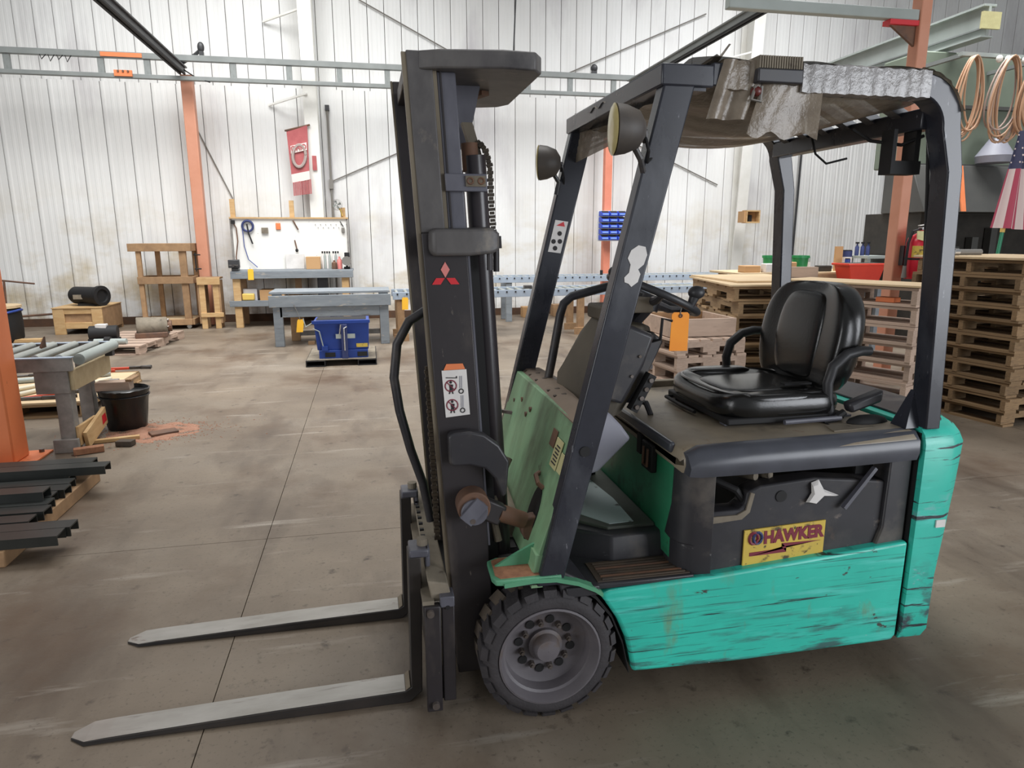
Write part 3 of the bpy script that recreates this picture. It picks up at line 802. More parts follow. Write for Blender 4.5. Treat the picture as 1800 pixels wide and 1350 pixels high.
for (y, z, r) in ((2.86, .99, .011), (2.70, .985, .011), (2.74, .955, .011), (2.98, .96, .009)):
    MB().cyl((onpanel(y, z) - .012, y, z), (onpanel(y, z) + .005, y, z), r, n=10).build('panel_bolt', 'rust', cp)
MB().tube([(onpanel(0, .82) + .0, 2.36, .83), (onpanel(0, .82) - .02, 2.33, .832), (onpanel(0, .82) - .022, 2.285, .815), (onpanel(0, .82) - .005, 2.275, .80)], .009, 8).build('bent_bolt', 'rust', cp)
MB().beam((onpanel(0, .9) - .06, 3.0, .91), (onpanel(0, .9) + .0, 2.96, .905), .014, .014).build('side_bolt', 'bolt', cp)
ov = [(0, 0)]
hole = MB()
ring0, ring1 = [], []
for i in range(20):
    a = 2 * PI * i / 20
    y, z = 2.30 + .055 * math.cos(a), .70 + .10 * math.sin(a)
    ring0.append((onpanel(y, z) - .003, y, z)); ring1.append((onpanel(y, z) + .004, y, z))
MB().loft([ring0, ring1]).build('pivot_opening', 'dark', cp)
MB().hexa([(.50, 2.115, .50), (.50, 2.2, .50), (.54, 2.2, .5), (.54, 2.115, .50), (.515, 2.115, .62), (.515, 2.2, .62), (.555, 2.2, .62), (.555, 2.115, .62)]).build('panel_foot', 'green', cp)
# cover strip on top of the panel with slots
ct = MB().loft([[(.665, y, 1.062), (.70, y, 1.085), (.70 + w * .4, y, 1.085), (.70 + w, y, 1.03 + (.16 - w) * .3), (.70 + w, y, 1.0), (.68, y, 1.0)] for y, w in ((2.13, .035), (2.4, .08), (2.55, .14), (2.7, .16), (2.95, .16), (3.09, .16))]).build('cowl_cover', 'cowltop', FL, smooth=True)
for y in (2.52, 2.62, 2.83, 2.95, 3.04):
    MB().hexa([(.685, y, 1.075), (.735, y, 1.084), (.735, y + .018, 1.084), (.685, y + .018, 1.075), (.685, y, 1.081), (.735, y, 1.0875), (.735, y + .018, 1.0875), (.685, y + .018, 1.081)]).build('vent_slot', 'tread', ct)
B(.70, .88, 2.95, 3.10, .56, 1.0).build('inner_cowl', 'dark', FL)
MB().hexa([(.56, 2.5, .58), (.56, 3.08, .58), (.75, 3.08, .58), (.75, 2.5, .58), (.70, 2.5, 1.02), (.70, 3.08, 1.02), (.85, 3.08, 1.02), (.85, 2.5, 1.02)]).build('cowl_back', 'plastic', FL)

# ---- steering column, wheel, grab rail, kick panel
col = MB().loft([[(.78, 2.46, 1.0), (.90, 2.44, 1.0), (.95, 2.50, 1.0), (.95, 2.80, 1.0), (.80, 2.86, 1.0), (.75, 2.74, 1.0)],
                 [(.79, 2.45, 1.12), (.94, 2.43, 1.10), (1.0, 2.47, 1.10), (1.0, 2.80, 1.12), (.80, 2.84, 1.13), (.757, 2.74, 1.13)],
                 [(.86, 2.48, 1.28), (1.02, 2.47, 1.27), (1.09, 2.52, 1.26), (1.09, 2.78, 1.26), (.88, 2.82, 1.29), (.845, 2.7, 1.29)],
                 [(.89, 2.50, 1.36), (1.03, 2.50, 1.35), (1.08, 2.54, 1.34), (1.08, 2.74, 1.35), (.93, 2.78, 1.37), (.885, 2.68, 1.37)]]).build('steering_column', 'cowl', FL, bevel=.012, seg=3)
MB().prism([(.81, 1.10), (.92, 1.06), (1.0, 1.205), (1.04, 1.32), (.885, 1.385), (.855, 1.30)], 'y', 2.405, 2.46, shift=(.02, .0)).build('side_cover', 'plastic', col, bevel=.012)
MB().prism([(.93, 1.055), (.995, 1.045), (1.11, 1.29), (1.06, 1.33)], 'y', 2.47, 2.74).build('rear_cover', 'plastic', col, bevel=.01)
MB().box(.88, .98, 2.50, 2.74, 1.36, 1.42).build('top_box', 'cowl', col, bevel=.012)
for (xx, zz) in ((.985, 1.245), (.955, 1.17)):
    MB().cyl((xx, 2.41, zz), (xx, 2.398, zz), .006, n=10).build('screw', 'bolt', col)
for k in range(2):
    MB().hexa([(.893 + k * .025, 2.56, 1.385), (.905 + k * .025, 2.56, 1.385), (.905 + k * .025, 2.60, 1.385), (.893 + k * .025, 2.60, 1.385), (.90 + k * .025, 2.56, 1.425), (.91 + k * .025, 2.56, 1.425), (.91 + k * .025, 2.60, 1.425), (.90 + k * .025, 2.60, 1.425)]).build('slot', 'dark', col)
MB().cyl((.83, 2.44, 1.09), (.83, 2.425, 1.09), .012, n=10).build('screw', 'bolt', col)
MB().box(.99, 1.10, 2.56, 2.72, 1.39, 1.45).build('display_box', 'dust', col, bevel=.006)
MB().tube([(1.06, 2.47, 1.29), (1.085, 2.45, 1.30), (1.09, 2.45, 1.38), (1.13, 2.45, 1.37)], .006, 6).build('direction_lever', 'dark', col)
MB().beam((1.045, 2.43, 1.17), (.97, 2.43, 1.03), .03, .045, up=(0, 1, 0)).build('pedal_linkage', 'dark', col)
for k in range(4):
    MB().cyl((1.035 - k * .018, 2.41, 1.15 - k * .034), (1.035 - k * .018, 2.40, 1.15 - k * .034), .009, n=8).build('linkage_bolt', 'bolt', col)
MB().loft([[(.74, 2.36, .80), (.815, 2.36, .815), (.85, 2.58, .78), (.76, 2.58, .78)], [(.74, 2.34, .94), (.935, 2.34, .945), (.985, 2.60, .905), (.78, 2.60, .90)], [(.74, 2.34, 1.0), (.90, 2.35, .995), (.945, 2.60, .96), (.78, 2.60, .98)], [(.74, 2.36, 1.05), (.855, 2.37, 1.045), (.90, 2.58, 1.0), (.78, 2.58, 1.0)]]).build('kick_panel', 'kick', FL, bevel=.01)
swc = Vector((1.12, 2.62, 1.457))
nrm = Vector((.40, 0, .916)).normalized(); e1 = Vector((.916, 0, -.40)).normalized(); e2 = Vector((0, 1, 0))
sw = MB().tube([swc + (e1 * math.cos(a) + e2 * math.sin(a)) * .188 for a in [2 * PI * i / 40 for i in range(40)]], .015, 10, closed=True).build('steering_wheel', 'armrest', FL, smooth=True)
for a in (.3, 2.4, 4.5):
    d = e1 * math.cos(a) + e2 * math.sin(a)
    MB().tube([swc + d * .03 - nrm * .03, swc + d * .11 - nrm * .025, swc + d * .185], [.02, .016, .011], 8).build('spoke', 'plastic', sw, smooth=True)
MB().cyl(swc - nrm * .06, swc - nrm * .01, .045, .038, 20).build('hub', 'plastic', sw, smooth=True)
MB().cyl(Vector((1.04, 2.64, 1.34)), swc - nrm * .05, .03, n=14).build('shaft', 'plastic', sw)
kb = swc + e1 * .09 - e2 * .165
MB().cyl(kb, kb + nrm * .045, .014, .02, 12).ball(kb + nrm * .06, .032, .032, .026, 16, 10).build('spinner_knob', 'armrest', sw, smooth=True)
MB().tube([(.965, 2.62, 1.50), (.955, 2.62, 1.545)], .012).ball((.955, 2.62, 1.55), .027, .027, .022, 14, 8).build('lift_lever', 'armrest', FL, smooth=True)
MB().tube([(.745, 2.86, 1.06), (.765, 2.86, 1.16), (.80, 2.86, 1.36), (.815, 2.86, 1.405), (.85, 2.86, 1.435), (1.0, 2.84, 1.475), (1.04, 2.82, 1.48)], .019, 10).build('grab_rail', 'plastic', FL, smooth=True)
B(.74, .79, 2.82, 2.9, 1.03, 1.075).build('rail_foot', 'plastic', FL)

# ---- overhead guard
def pillar(y0, y1):
    return MB().hexa([(.515, y0, .515), (.605, y0, .515), (.605, y1, .515), (.515, y1, .515), (.902, y0, 2.14), (1.005, y0, 2.14), (1.005, y1, 2.14), (.902, y1, 2.14)])


og = MB().box(.893, 1.065, 2.088, 3.135, 2.135, 2.20).build('overhead_guard', 'guard', FL, bevel=.006)
fp_n = pillar(2.09, 2.15).build('front_pillar', 'guard', og, bevel=.006)
fp_f = pillar(3.075, 3.135).build('front_pillar', 'guard', og, bevel=.006)
MB().box(.985, 1.045, 2.1, 2.16, 2.125, 2.14).build('weld_bead', 'guard', og)


def rail_path(y0, y1):
    pts_o = [(1.06, 2.208), (1.82, 2.208)] + [(1.82 + .155 * math.sin(a), 2.053 + .155 * math.cos(a)) for a in [math.radians(d) for d in range(10, 91, 10)]] + [(2.005, 1.9), (2.05, .985)]
    pts_i = [(1.06, 2.140), (1.80, 2.140)] + [(1.80 + .105 * math.sin(a), 2.035 + .105 * math.cos(a)) for a in [math.radians(d) for d in range(10, 91, 10)]] + [(1.945, 1.9), (1.99, .985)]
    return MB().loft([[(a[0], y0, a[1]), (a[0], y1, a[1]), (b[0], y1, b[1]), (b[0], y0, b[1])] for a, b in zip(pts_o, pts_i)])


rail_path(2.09, 2.17).build('side_rail', 'guard', og, bevel=.005)
rail_path(3.055, 3.135).build('side_rail', 'guard', og, bevel=.005)
MB().hexa([(1.93, 2.12, .985), (2.0, 2.12, .985), (2.0, 2.20, .985), (1.93, 2.20, .985), (1.985, 2.16, 1.12), (2.0, 2.16, 1.12), (2.0, 2.18, 1.12), (1.985, 2.18, 1.12)]).build('pillar_gusset', 'guard', og)
B(1.88, 1.945, 2.16, 3.07, 2.045, 2.115).build('rear_crossbar', 'guard', og, bevel=.006)
for k in range(6):
    y = 2.28 + k * .135
    MB().beam((1.02, y, 2.185), (1.74, y, 2.185), .045, .03).beam((1.74, y, 2.185), (1.91, y, 2.10), .045, .03).build('roof_bar', 'guard', og)
# cabling on the rear pillar and the small hanging holder
MB().tube([(1.93, 2.18, 2.03), (1.95, 2.178, 1.85), (1.985, 2.178, 1.5), (2.0, 2.178, 1.2)], .006, 8).build('cable_loom', 'dark', og)
hb = MB().box(1.81, 1.93, 2.20, 2.26, 1.90, 1.945).box(1.81, 1.825, 2.20, 2.26, 1.945, 2.05).box(1.90, 1.92, 2.20, 2.26, 1.945, 2.05).build('holder', 'dark', og)
MB().tube([(1.72, 2.3, 2.06), (1.78, 2.28, 2.02), (1.86, 2.22, 2.0), (1.93, 2.2, 2.03)], .006, 6).build('loose_cable', 'dark', og)
MB().tube([(1.83, 2.7, 2.09), (1.84, 2.68, 2.02), (1.88, 2.66, 1.98), (1.96, 2.64, 2.0)], .005, 6).build('loose_cable', 'dark', og)
MB().beam((2.0, 2.18, 2.175), (2.12, 2.3, 2.12), .04, .01).build('rear_bracket', 'dark', og)
# sticker shapes on the pillars
def onpil(z, f):
    """x across the front pillar at height z (f 0 front .. 1 rear)"""
    k = (z - .515) / (2.14 - .515)
    return .515 + .387 * k + f * (.09 + .013 * k)


pz = [(1.545, .35), (1.56, .30), (1.575, .42), (1.60, .40), (1.62, .25), (1.645, .3), (1.66, .5), (1.655, .75), (1.63, .88), (1.60, .85), (1.585, .7), (1.57, .82), (1.545, .8), (1.53, .62), (1.54, .5)]
MB().prism([(onpil(z, f), z) for z, f in pz], 'y', 2.0875, 2.0905).build('peeled_sticker', 'white', fp_n)
MB().cyl((onpil(.99, .5), 2.0905, .99), (onpil(.99, .5), 2.086, .99), .018, n=20).build('hole', 'dark', fp_n)
MB().prism([(onpil(1.62, .2), 1.62), (onpil(1.62, .8), 1.612), (onpil(1.76, .8), 1.752), (onpil(1.76, .2), 1.76)], 'y', 3.0725, 3.0755).build('warning_sticker', 'white', fp_f)
MB().prism([(onpil(1.735, .3), 1.735), (onpil(1.735, .7), 1.73), (onpil(1.755, .6), 1.752)], 'y', 3.0715, 3.0725).build('sticker_mark', 'red', fp_f)
for (z, f) in ((1.70, .55), (1.665, .35), (1.665, .65), (1.635, .5)):
    MB().cyl((onpil(z, f), 3.0725, z), (onpil(z, f), 3.0715, z), .011, n=8).build('sticker_mark', 'ink', fp_f)

# head lamps
def lamp(c, yaw, br):
    mt = Matrix.Rotation(yaw, 3, 'Z')
    lp = MB().lathe([(.0, .092), (.024, .09), (.054, .071), (.07, .032), (.075, .0), (.070, -.002)], c, 'x', 28, mt).build('head_lamp', 'lampbody', FL, smooth=True)
    MB().lathe([(.070, -.002), (.075, -.005), (.066, -.010), (.04, -.014), (.001, -.016)], c, 'x', 28, mt).build('lens', 'lens', lp, smooth=True)
    c = Vector(c)
    MB().tube([c + Vector((.075, 0, -.0)), c + Vector((.10, .01, -.0)), c + Vector((.105, .015, -.035))], .009, 8).build('swivel', 'plastic', lp)
    MB().tube([c + Vector((.055, 0, -.035)), c + Vector((.09, .015, -.08)), br], .010, 8).build('bracket', 'plastic', lp)
    MB().tube([c + Vector((.10, .01, -.01)), c + Vector((.11, .0, -.06)), c + Vector((.115, .02, -.09)), Vector(br) + Vector((.03, 0, .05))], .005, 6).build('lamp_cable', 'dark', lp)
    return lp


lamp((.738, 2.06, 2.0), -.15, (.85, 2.10, 1.88))
lamp((.755, 3.06, 2.003), -.35, (.835, 3.08, 1.87))

# plastic film wrapped over the roof and sagging below it
rnd = random.Random(3)


def sag(u, v):
    x = .95 + .93 * u; y = 2.13 + .98 * v
    s = math.sin(PI * min(1, u * 1.25)) ** .8 * (.55 + .45 * math.sin(PI * v)) if u < .8 else 0
    k = max(0.0, math.sin(PI * u)) * max(0.0, math.sin(PI * min(1, v * 1.0 + .0))) ** .5
    z = 2.135 - .085 * k - .03 * (1 - u) * (1 - abs(2 * v - 1)) + .012 * math.sin(9 * v + 4 * u) * k + .006 * math.sin(31 * v + 7 * u)
    return (x, y, z)


fm = MB().grid(sag, 30, 40).build('plastic_film', 'film', og, smooth=True)
MB().grid(lambda u, v: (1.0 + .86 * u, 2.085 + 1.05 * v, 2.218 + .006 * math.sin(17 * u + 5 * v) + .005 * math.sin(41 * v)), 30, 40).build('film_top', 'film', fm, smooth=True)


def wrapx(x0, x1, seed):
    """film wound tightly round the near rail: a lumpy sleeve"""
    r = random.Random(seed)
    prof = [(2.08, 2.13), (2.078, 2.17), (2.08, 2.213), (2.10, 2.222), (2.15, 2.22), (2.18, 2.2), (2.18, 2.135), (2.12, 2.128)]
    rings = []
    n = int((x1 - x0) / .012)
    for i in range(n + 1):
        x = x0 + (x1 - x0) * i / n
        j = .0012 * math.sin(i * 1.7 + seed) + r.uniform(-.001, .001)
        rings.append([(x, p[0] - j * (1 if p[0] < 2.1 else 0), p[1] + j) for p in prof])
    return MB().loft(rings)


wrapx(1.10, 1.22, 1).build('film_sleeve', 'film', fm, smooth=True)
wrapx(1.36, 1.93 - .1, 2).build('film_sleeve', 'filmshine', fm, smooth=True)
# loose tails of film
MB().grid(lambda u, v: (1.24 + .20 * u + (-.06 + .05 * u) * v, 2.078 - .01 * math.sin(6 * u + v) + .01 * v, 2.20 - .2 * v + .012 * math.sin(14 * u + 3 * v)), 14, 14).build('film_tail', 'film', fm, smooth=True)
MB().grid(lambda u, v: (1.09 + .13 * u - .04 * v, 2.08 - .012 * math.sin(9 * u) + .02 * v, 2.215 - .17 * v), 12, 12).build('film_tail', 'film', fm, smooth=True)
MB().grid(lambda u, v: (.93 + .10 * u - .02 * v, 3.13 - .5 * u * (1 - .1 * v), 2.13 - .12 * v * (1 - .55 * u) + .012 * math.sin(24 * v)), 14, 16).build('film_tail', 'film', fm, smooth=True)
MB().grid(lambda u, v: (.888 + .12 * u, 2.60 + .20 * v, 2.205 + .008 * math.sin(12 * v) - .09 * max(0, .35 - u)), 8, 10).build('film_tail', 'film', fm, smooth=True)
MB().grid(lambda u, v: (1.80 + .17 * u, 2.078 + .1 * v + .004 * math.sin(30 * u), 2.222 - .03 * u - .10 * u * u * u - .008 * v + .006 * math.sin(20 * v)), 12, 8).build('film_tail', 'film', fm, smooth=True)
MB().grid(lambda u, v: (1.06 + .06 * u, 2.10 + .1 * v, 2.215 + .045 * u * (1 - v) + .01 * math.sin(9 * u)), 8, 8).build('film_tail', 'film', fm, smooth=True)

# control box on the near rail, wrapped in
bx = MB().box(1.19, 1.345, 2.05, 2.16, 2.148, 2.19).build('alarm_box', 'plastic', FL, bevel=.005)
for k in range(18):
    MB().box(1.193 + k * .0083, 1.198 + k * .0083, 2.052, 2.155, 2.19, 2.226).build('cooling_fin', 'dust', bx)
MB().ball((1.20, 2.075, 2.125), .018, .018, .016, 10, 6).ball((1.24, 2.10, 2.13), .012, .012, .01, 10, 6).build('warning_lamp', 'amber', bx, smooth=True)
MB().tube([(1.195, 2.07, 2.14), (1.18, 2.065, 2.10), (1.21, 2.065, 2.095), (1.215, 2.07, 2.14)], .006, 6).build('cable', 'rod', bx)

# ---- seat
se = B(1.30, 1.80, 2.29, 2.83, .985, 1.012).build('seat_base', 'dark', FL, bevel=.006)
for y in (2.33, 2.77):
    B(1.31, 1.86, y, y + .04, .975, .99).build('slide_rail', 'mastgrey', se)
MB().tube([(1.33, 2.78, .992), (1.27, 2.78, .99), (1.265, 2.6, .99), (1.27, 2.5, .99)], .008, 8).build('slide_lever', 'dark', se)


def cushion(u, v):
    a = v * 2 * PI
    return a


def pad(name, cx, cy, cz, lx, ly, lz, power, dish, m, parent, tilt=0.0, n=40, k=14):
    """superellipsoid pad with a dished middle"""
    rings = []
    for i in range(k + 1):
        p = -PI / 2 + PI * i / k
        cp_, sp = abs(math.cos(p)) ** .35, math.copysign(abs(math.sin(p)) ** .55, math.sin(p))
        ring = []
        for j in range(n):
            t = 2 * PI * j / n
            ux = math.copysign(abs(math.cos(t)) ** power, math.cos(t)) * cp_
            uy = math.copysign(abs(math.sin(t)) ** power, math.sin(t)) * cp_
            z = sp * lz
            if sp > 0: z += dish(ux, uy) * sp
            x = ux * lx
            ring.append((cx + x * math.cos(tilt) - z * math.sin(tilt), cy + uy * ly, cz + x * math.sin(tilt) + z * math.cos(tilt)))
        rings.append(ring)
    return MB().loft(rings).build(name, m, parent, smooth=True)


pad('cushion', 1.545, 2.555, 1.047, .265, .285, .05, .42, lambda x, y: .022 * (abs(y) ** 3) - .018 * (1 - y * y) + .012 * (x < -.6), 'leather', se)
MB().tube([(1.545 + .235 * c_, 2.555 + .255 * s_, 1.095) for c_, s_ in [(math.copysign(abs(math.cos(t)) ** .42, math.cos(t)), math.copysign(abs(math.sin(t)) ** .42, math.sin(t))) for t in [2 * PI * i / 48 for i in range(48)]]], .006, 6, closed=True).build('piping', 'leather', se, smooth=True)
pad('seat_insert', 1.56, 2.555, 1.082, .20, .17, .016, .45, lambda x, y: 0, 'leather', se)
pad('side_bolster', 1.52, 2.318, 1.055, .16, .045, .046, .6, lambda x, y: .0, 'leather', se)
pad('side_bolster', 1.52, 2.80, 1.062, .16, .05, .05, .6, lambda x, y: .0, 'leather', se)


def backrest(u, v, off=0.0):
    # v 0 bottom .. 1 top ; u -1..1 across
    pass


def backring(z, w, xf, xb, n=36):
    ring = []
    cy = 2.60
    for j in range(n):
        t = 2 * PI * j / n
        c_, s_ = math.cos(t), math.sin(t)
        yy = math.copysign(abs(s_) ** .5, s_) * w
        xm = (xf + xb) / 2; hx = (xb - xf) / 2
        xx = xm + math.copysign(abs(c_) ** .6, c_) * hx
        wing = .05 * (abs(yy) / max(w, .01)) ** 3
        ring.append((xx - wing, cy + yy, z))
    return ring


bk = MB().loft([backring(1.06, .20, 1.80, 1.86), backring(1.075, .235, 1.775, 1.90), backring(1.14, .265, 1.76, 1.93), backring(1.24, .285, 1.77, 1.945), backring(1.33, .285, 1.785, 1.955), backring(1.40, .265, 1.80, 1.96), backring(1.45, .23, 1.815, 1.958), backring(1.485, .185, 1.835, 1.95), backring(1.50, .12, 1.86, 1.93)]).build('backrest', 'leather', se, sub=1)
pins = []
for (z, w, xf) in ((1.10, .11, 1.765), (1.13, .15, 1.752), (1.25, .165, 1.758), (1.36, .165, 1.776), (1.44, .14, 1.798), (1.465, .10, 1.815)):
    pins.append([(xf, 2.60 - w, z), (xf - .006, 2.60 - w * .6, z), (xf - .006, 2.60 + w * .6, z), (xf, 2.60 + w, z), (xf + .04, 2.60 + w * .9, z), (xf + .04, 2.60 - w * .9, z)])
MB().loft(pins).build('back_insert', 'leather', se, sub=2)
bo = []
for (y, dx) in ((2.30, 0), (2.93, -.085)):
    MB().tube([(1.89 + dx, y + .0, 1.25), (1.85 + dx, y, 1.252), (1.79 + dx, y, 1.24), (1.735 + dx, y, 1.195), (1.718 + dx, y, 1.13), (1.725 + dx, y, 1.07), (1.745 + dx, y, .995)], [.018, .02, .021, .021, .02, .018, .016], 12).build('armrest', 'armrest', se, smooth=True)
MB().hexa([(1.80, 2.25, 1.015), (1.93, 2.25, 1.055), (1.93, 2.30, 1.055), (1.80, 2.30, 1.015), (1.785, 2.25, 1.055), (1.935, 2.25, 1.105), (1.935, 2.30, 1.105), (1.785, 2.30, 1.055)]).build('belt_retractor', 'plastic', se, bevel=.012)
MB().tube([(1.78, 2.27, 1.02), (1.74, 2.27, .995), (1.70, 2.28, .985)], .014, 8).build('recline_knob', 'dark', se)
MB().tube([(1.52, 2.262, .995), (1.76, 2.262, 1.0)], .01, 8).build('side_bar', 'mastgrey', se)
MB().box(1.60, 1.72, 2.40, 2.43, 1.105, 1.112).build('seat_belt', 'dark', se)

# ---- mast (leans forward a little)
T = .057
def mx(z, u): return .139 + T * (2.242 - z) + u


def mbox(u0, u1, y0, y1, z0, z1):
    return MB().hexa([(mx(z0, u0), y0, z0), (mx(z0, u1), y0, z0), (mx(z0, u1), y1, z0), (mx(z0, u0), y1, z0), (mx(z1, u0), y0, z1), (mx(z1, u1), y0, z1), (mx(z1, u1), y1, z1), (mx(z1, u0), y1, z1)])


ms = mbox(.0, .145, 2.27, 2.33, .10, 1.70).build('mast', 'mast', FL, bevel=.004)
mbox(.0, .078, 2.275, 2.34, 1.70, 2.245).build('inner_rail_face', 'mastdustlit', ms, bevel=.004)
mbox(.078, .09, 2.285, 2.34, 1.70, 2.19).build('inner_rail_groove', 'greasy', ms)
mbox(.09, .15, 2.29, 2.34, 1.69, 2.19).build('inner_rail', 'mastgrey', ms, bevel=.004)
mbox(.10, .105, 2.286, 2.29, 1.69, 2.19).build('rail_edge', 'mast', ms)
mbox(-.014, .0, 2.28, 2.30, .25, 2.24).build('front_flange', 'greasy', ms)
mbox(.145, .152, 2.272, 2.30, .6, 1.69).build('rear_flange', 'mastgrey', ms)
mbox(.152, .185, 2.31, 2.33, .4, 1.69).build('rail_gap', 'dark', ms)
# far side rails
mbox(-.012, .14, 2.95, 3.01, .10, 2.29).build('far_rail', 'mast', ms, bevel=.004)
mbox(-.02, -.012, 2.95, 2.97, .2, 2.29).build('far_flange', 'greasy', ms)
mbox(.0, .145, 2.33, 2.95, .12, .32).build('lower_crossmember', 'dark', ms)
mbox(.10, .145, 2.33, 2.95, 1.60, 1.70).build('middle_crossmember', 'mast', ms)
mbox(.0, .14, 2.30, 3.0, 2.20, 2.245).build('top_crossmember', 'mast', ms, bevel=.004)
# cap plate reaching back over the cylinders
MB().prism([(.175, 2.275), (.235, 2.245), (.43, 2.215), (.535, 2.225), (.565, 2.28), (.565, 2.80), (.53, 2.86), (.44, 2.89), (.20, 2.89)], 'z', 2.19, 2.245).build('cap_plate', 'mastdustlit', ms, bevel=.006)
MB().beam((.43, 2.55, 2.185), (.36, 2.72, 2.185), .03, .02).build('cap_rib', 'rust', ms)
MB().prism([(.30, 2.19), (.40, 2.19), (.375, 2.08), (.345, 1.98), (.32, 2.0)], 'y', 2.48, 2.52).build('chain_bracket', 'mastgrey', ms)
MB().hexa([(.365, 2.40, 1.935), (.40, 2.40, 1.925), (.40, 2.44, 1.925), (.365, 2.44, 1.935), (.325, 2.40, 2.06), (.36, 2.40, 2.06), (.36, 2.44, 2.06), (.325, 2.44, 2.06)]).build('chain_link_plate', 'greasy', ms)
# cylinders
MB().cyl((mx(.5, .205), 2.365, .5), (mx(1.95, .205), 2.365, 1.95), .036, n=20).build('lift_cylinder', 'cylinder', ms, smooth=True)
MB().cyl((mx(.5, .205), 2.92, .5), (mx(1.95, .205), 2.92, 1.95), .036, n=20).build('lift_cylinder', 'cylinder', ms, smooth=True)
MB().cyl((mx(1.9, .19), 2.37, 1.9), (mx(1.99, .19), 2.37, 1.99), .028, n=16).build('cylinder_head', 'rust', ms, smooth=True)
# clamp bracket with two bolts
mbox(.09, .225, 2.27, 2.30, 1.83, 1.885).build('cylinder_clamp', 'mastgrey', ms, bevel=.003)
cpk = mbox(.155, .22, 2.264, 2.27, 1.845, 1.878).build('clamp_plate', 'greasy', ms)
for u in (.17, .205):
    MB().tube([(mx(1.862, u) + .009 * math.cos(a), 2.263, 1.862 + .009 * math.sin(a)) for a in [2 * PI * i / 12 for i in range(12)]], .003, 5, closed=True).build('clamp_bolt', 'rust', ms)
# rounded stay across the outer mast
MB().loft([[(mx(1.67, u), y0, z0), (mx(1.67, u), y0, z1), (mx(1.67, u), y1, z1 + .006), (mx(1.67, u), y1, z0 - .006)] for (u, y0, y1, z0, z1) in ((.02, 2.262, 2.30, 1.645, 1.70), (.035, 2.24, 2.30, 1.628, 1.712), (.15, 2.235, 2.33, 1.628, 1.712), (.225, 2.235, 2.36, 1.635, 1.715), (.25, 2.25, 2.36, 1.645, 1.70))]).build('mast_stay', 'mastdustlit', ms, bevel=.012, seg=3)
mbox(.25, .262, 2.28, 2.33, 1.65, 1.69).build('stay_bolt', 'mast', ms)
MB().cyl((mx(1.6, .215), 2.26, 1.58), (mx(1.6, .215), 2.26, 1.64), .011, n=10).build('stay_stud', 'mast', ms)


def chain(pts, name, n, w, m='chain'):
    pts = [Vector(p) for p in pts]
    seg = [(pts[i + 1] - pts[i]).length for i in range(len(pts) - 1)]; tot = sum(seg)
    mb = MB()
    for i in range(n):
        d = tot * (i + .5) / n; k = 0
        while d > seg[k] and k < len(seg) - 1: d -= seg[k]; k += 1
        t = (pts[k + 1] - pts[k]).normalized(); c = pts[k] + t * d; h = tot / n * .42
        mb.beam(c - t * h, c + t * h, w * (1 if i % 2 else .7), .016, up=(0, 1, 0.01))
    return mb.build(name, m, ms)


chain([(.375, 2.40, 2.0), (.40, 2.39, 1.975), (.415, 2.385, 1.92), (.418, 2.38, 1.80), (.425, 2.38, 1.70)], 'lift_chain', 26, .02)
chain([(.36, 2.44, 2.0), (.385, 2.45, 1.97), (.40, 2.46, 1.92)], 'lift_chain', 9, .02)
chain([(mx(1.25, -.012), 2.36, 1.25), (mx(.6, -.03), 2.36, .6)], 'lift_chain', 46, .022)
MB().cyl((.43, 2.36, 1.57), (.43, 2.36, 1.70), .011, n=10).build('chain_anchor', 'mast', ms)
# hose loop ahead of the mast
MB().tube([(mx(1.42, .01), 2.42, 1.44), (.13, 2.42, 1.40), (.085, 2.42, 1.32), (.07, 2.42, 1.20), (.085, 2.42, 1.08), (.12, 2.42, .93), (.16, 2.42, .80), (.185, 2.42, .65)], .0165, 10).build('hydraulic_hose', 'plastic', ms, smooth=True)
# stickers
lg = ms
def dia(pts, m): MB().prism([(mx(1.56, 0) + a, b) for a, b in pts], 'y', 2.2672, 2.2702).build('emblem', m, ms)


cx0 = .066
dia([(cx0, 1.608), (cx0 + .0145, 1.583), (cx0, 1.557), (cx0 - .0145, 1.583)], 'pinkred')
dia([(cx0 - .002, 1.556), (cx0 - .016, 1.535), (cx0 - .044, 1.535), (cx0 - .03, 1.556)], 'red')
dia([(cx0 + .003, 1.556), (cx0 + .031, 1.556), (cx0 + .046, 1.535), (cx0 + .018, 1.535)], 'red')
ws = MB().hexa([(mx(1.09, .03), 2.267, 1.085), (mx(1.09, .113), 2.267, 1.092), (mx(1.09, .113), 2.2705, 1.092), (mx(1.09, .03), 2.2705, 1.085), (mx(1.245, .028), 2.267, 1.248), (mx(1.245, .112), 2.267, 1.25), (mx(1.245, .112), 2.2705, 1.25), (mx(1.245, .028), 2.2705, 1.248)]).build('warning_sticker', 'white', ms)
MB().prism([(mx(1.25, .035), 1.249), (mx(1.25, .108), 1.251), (mx(1.25, .10), 1.27), (mx(1.25, .045), 1.27)], 'y', 2.267, 2.2705).build('sticker_header', 'orange', ws)
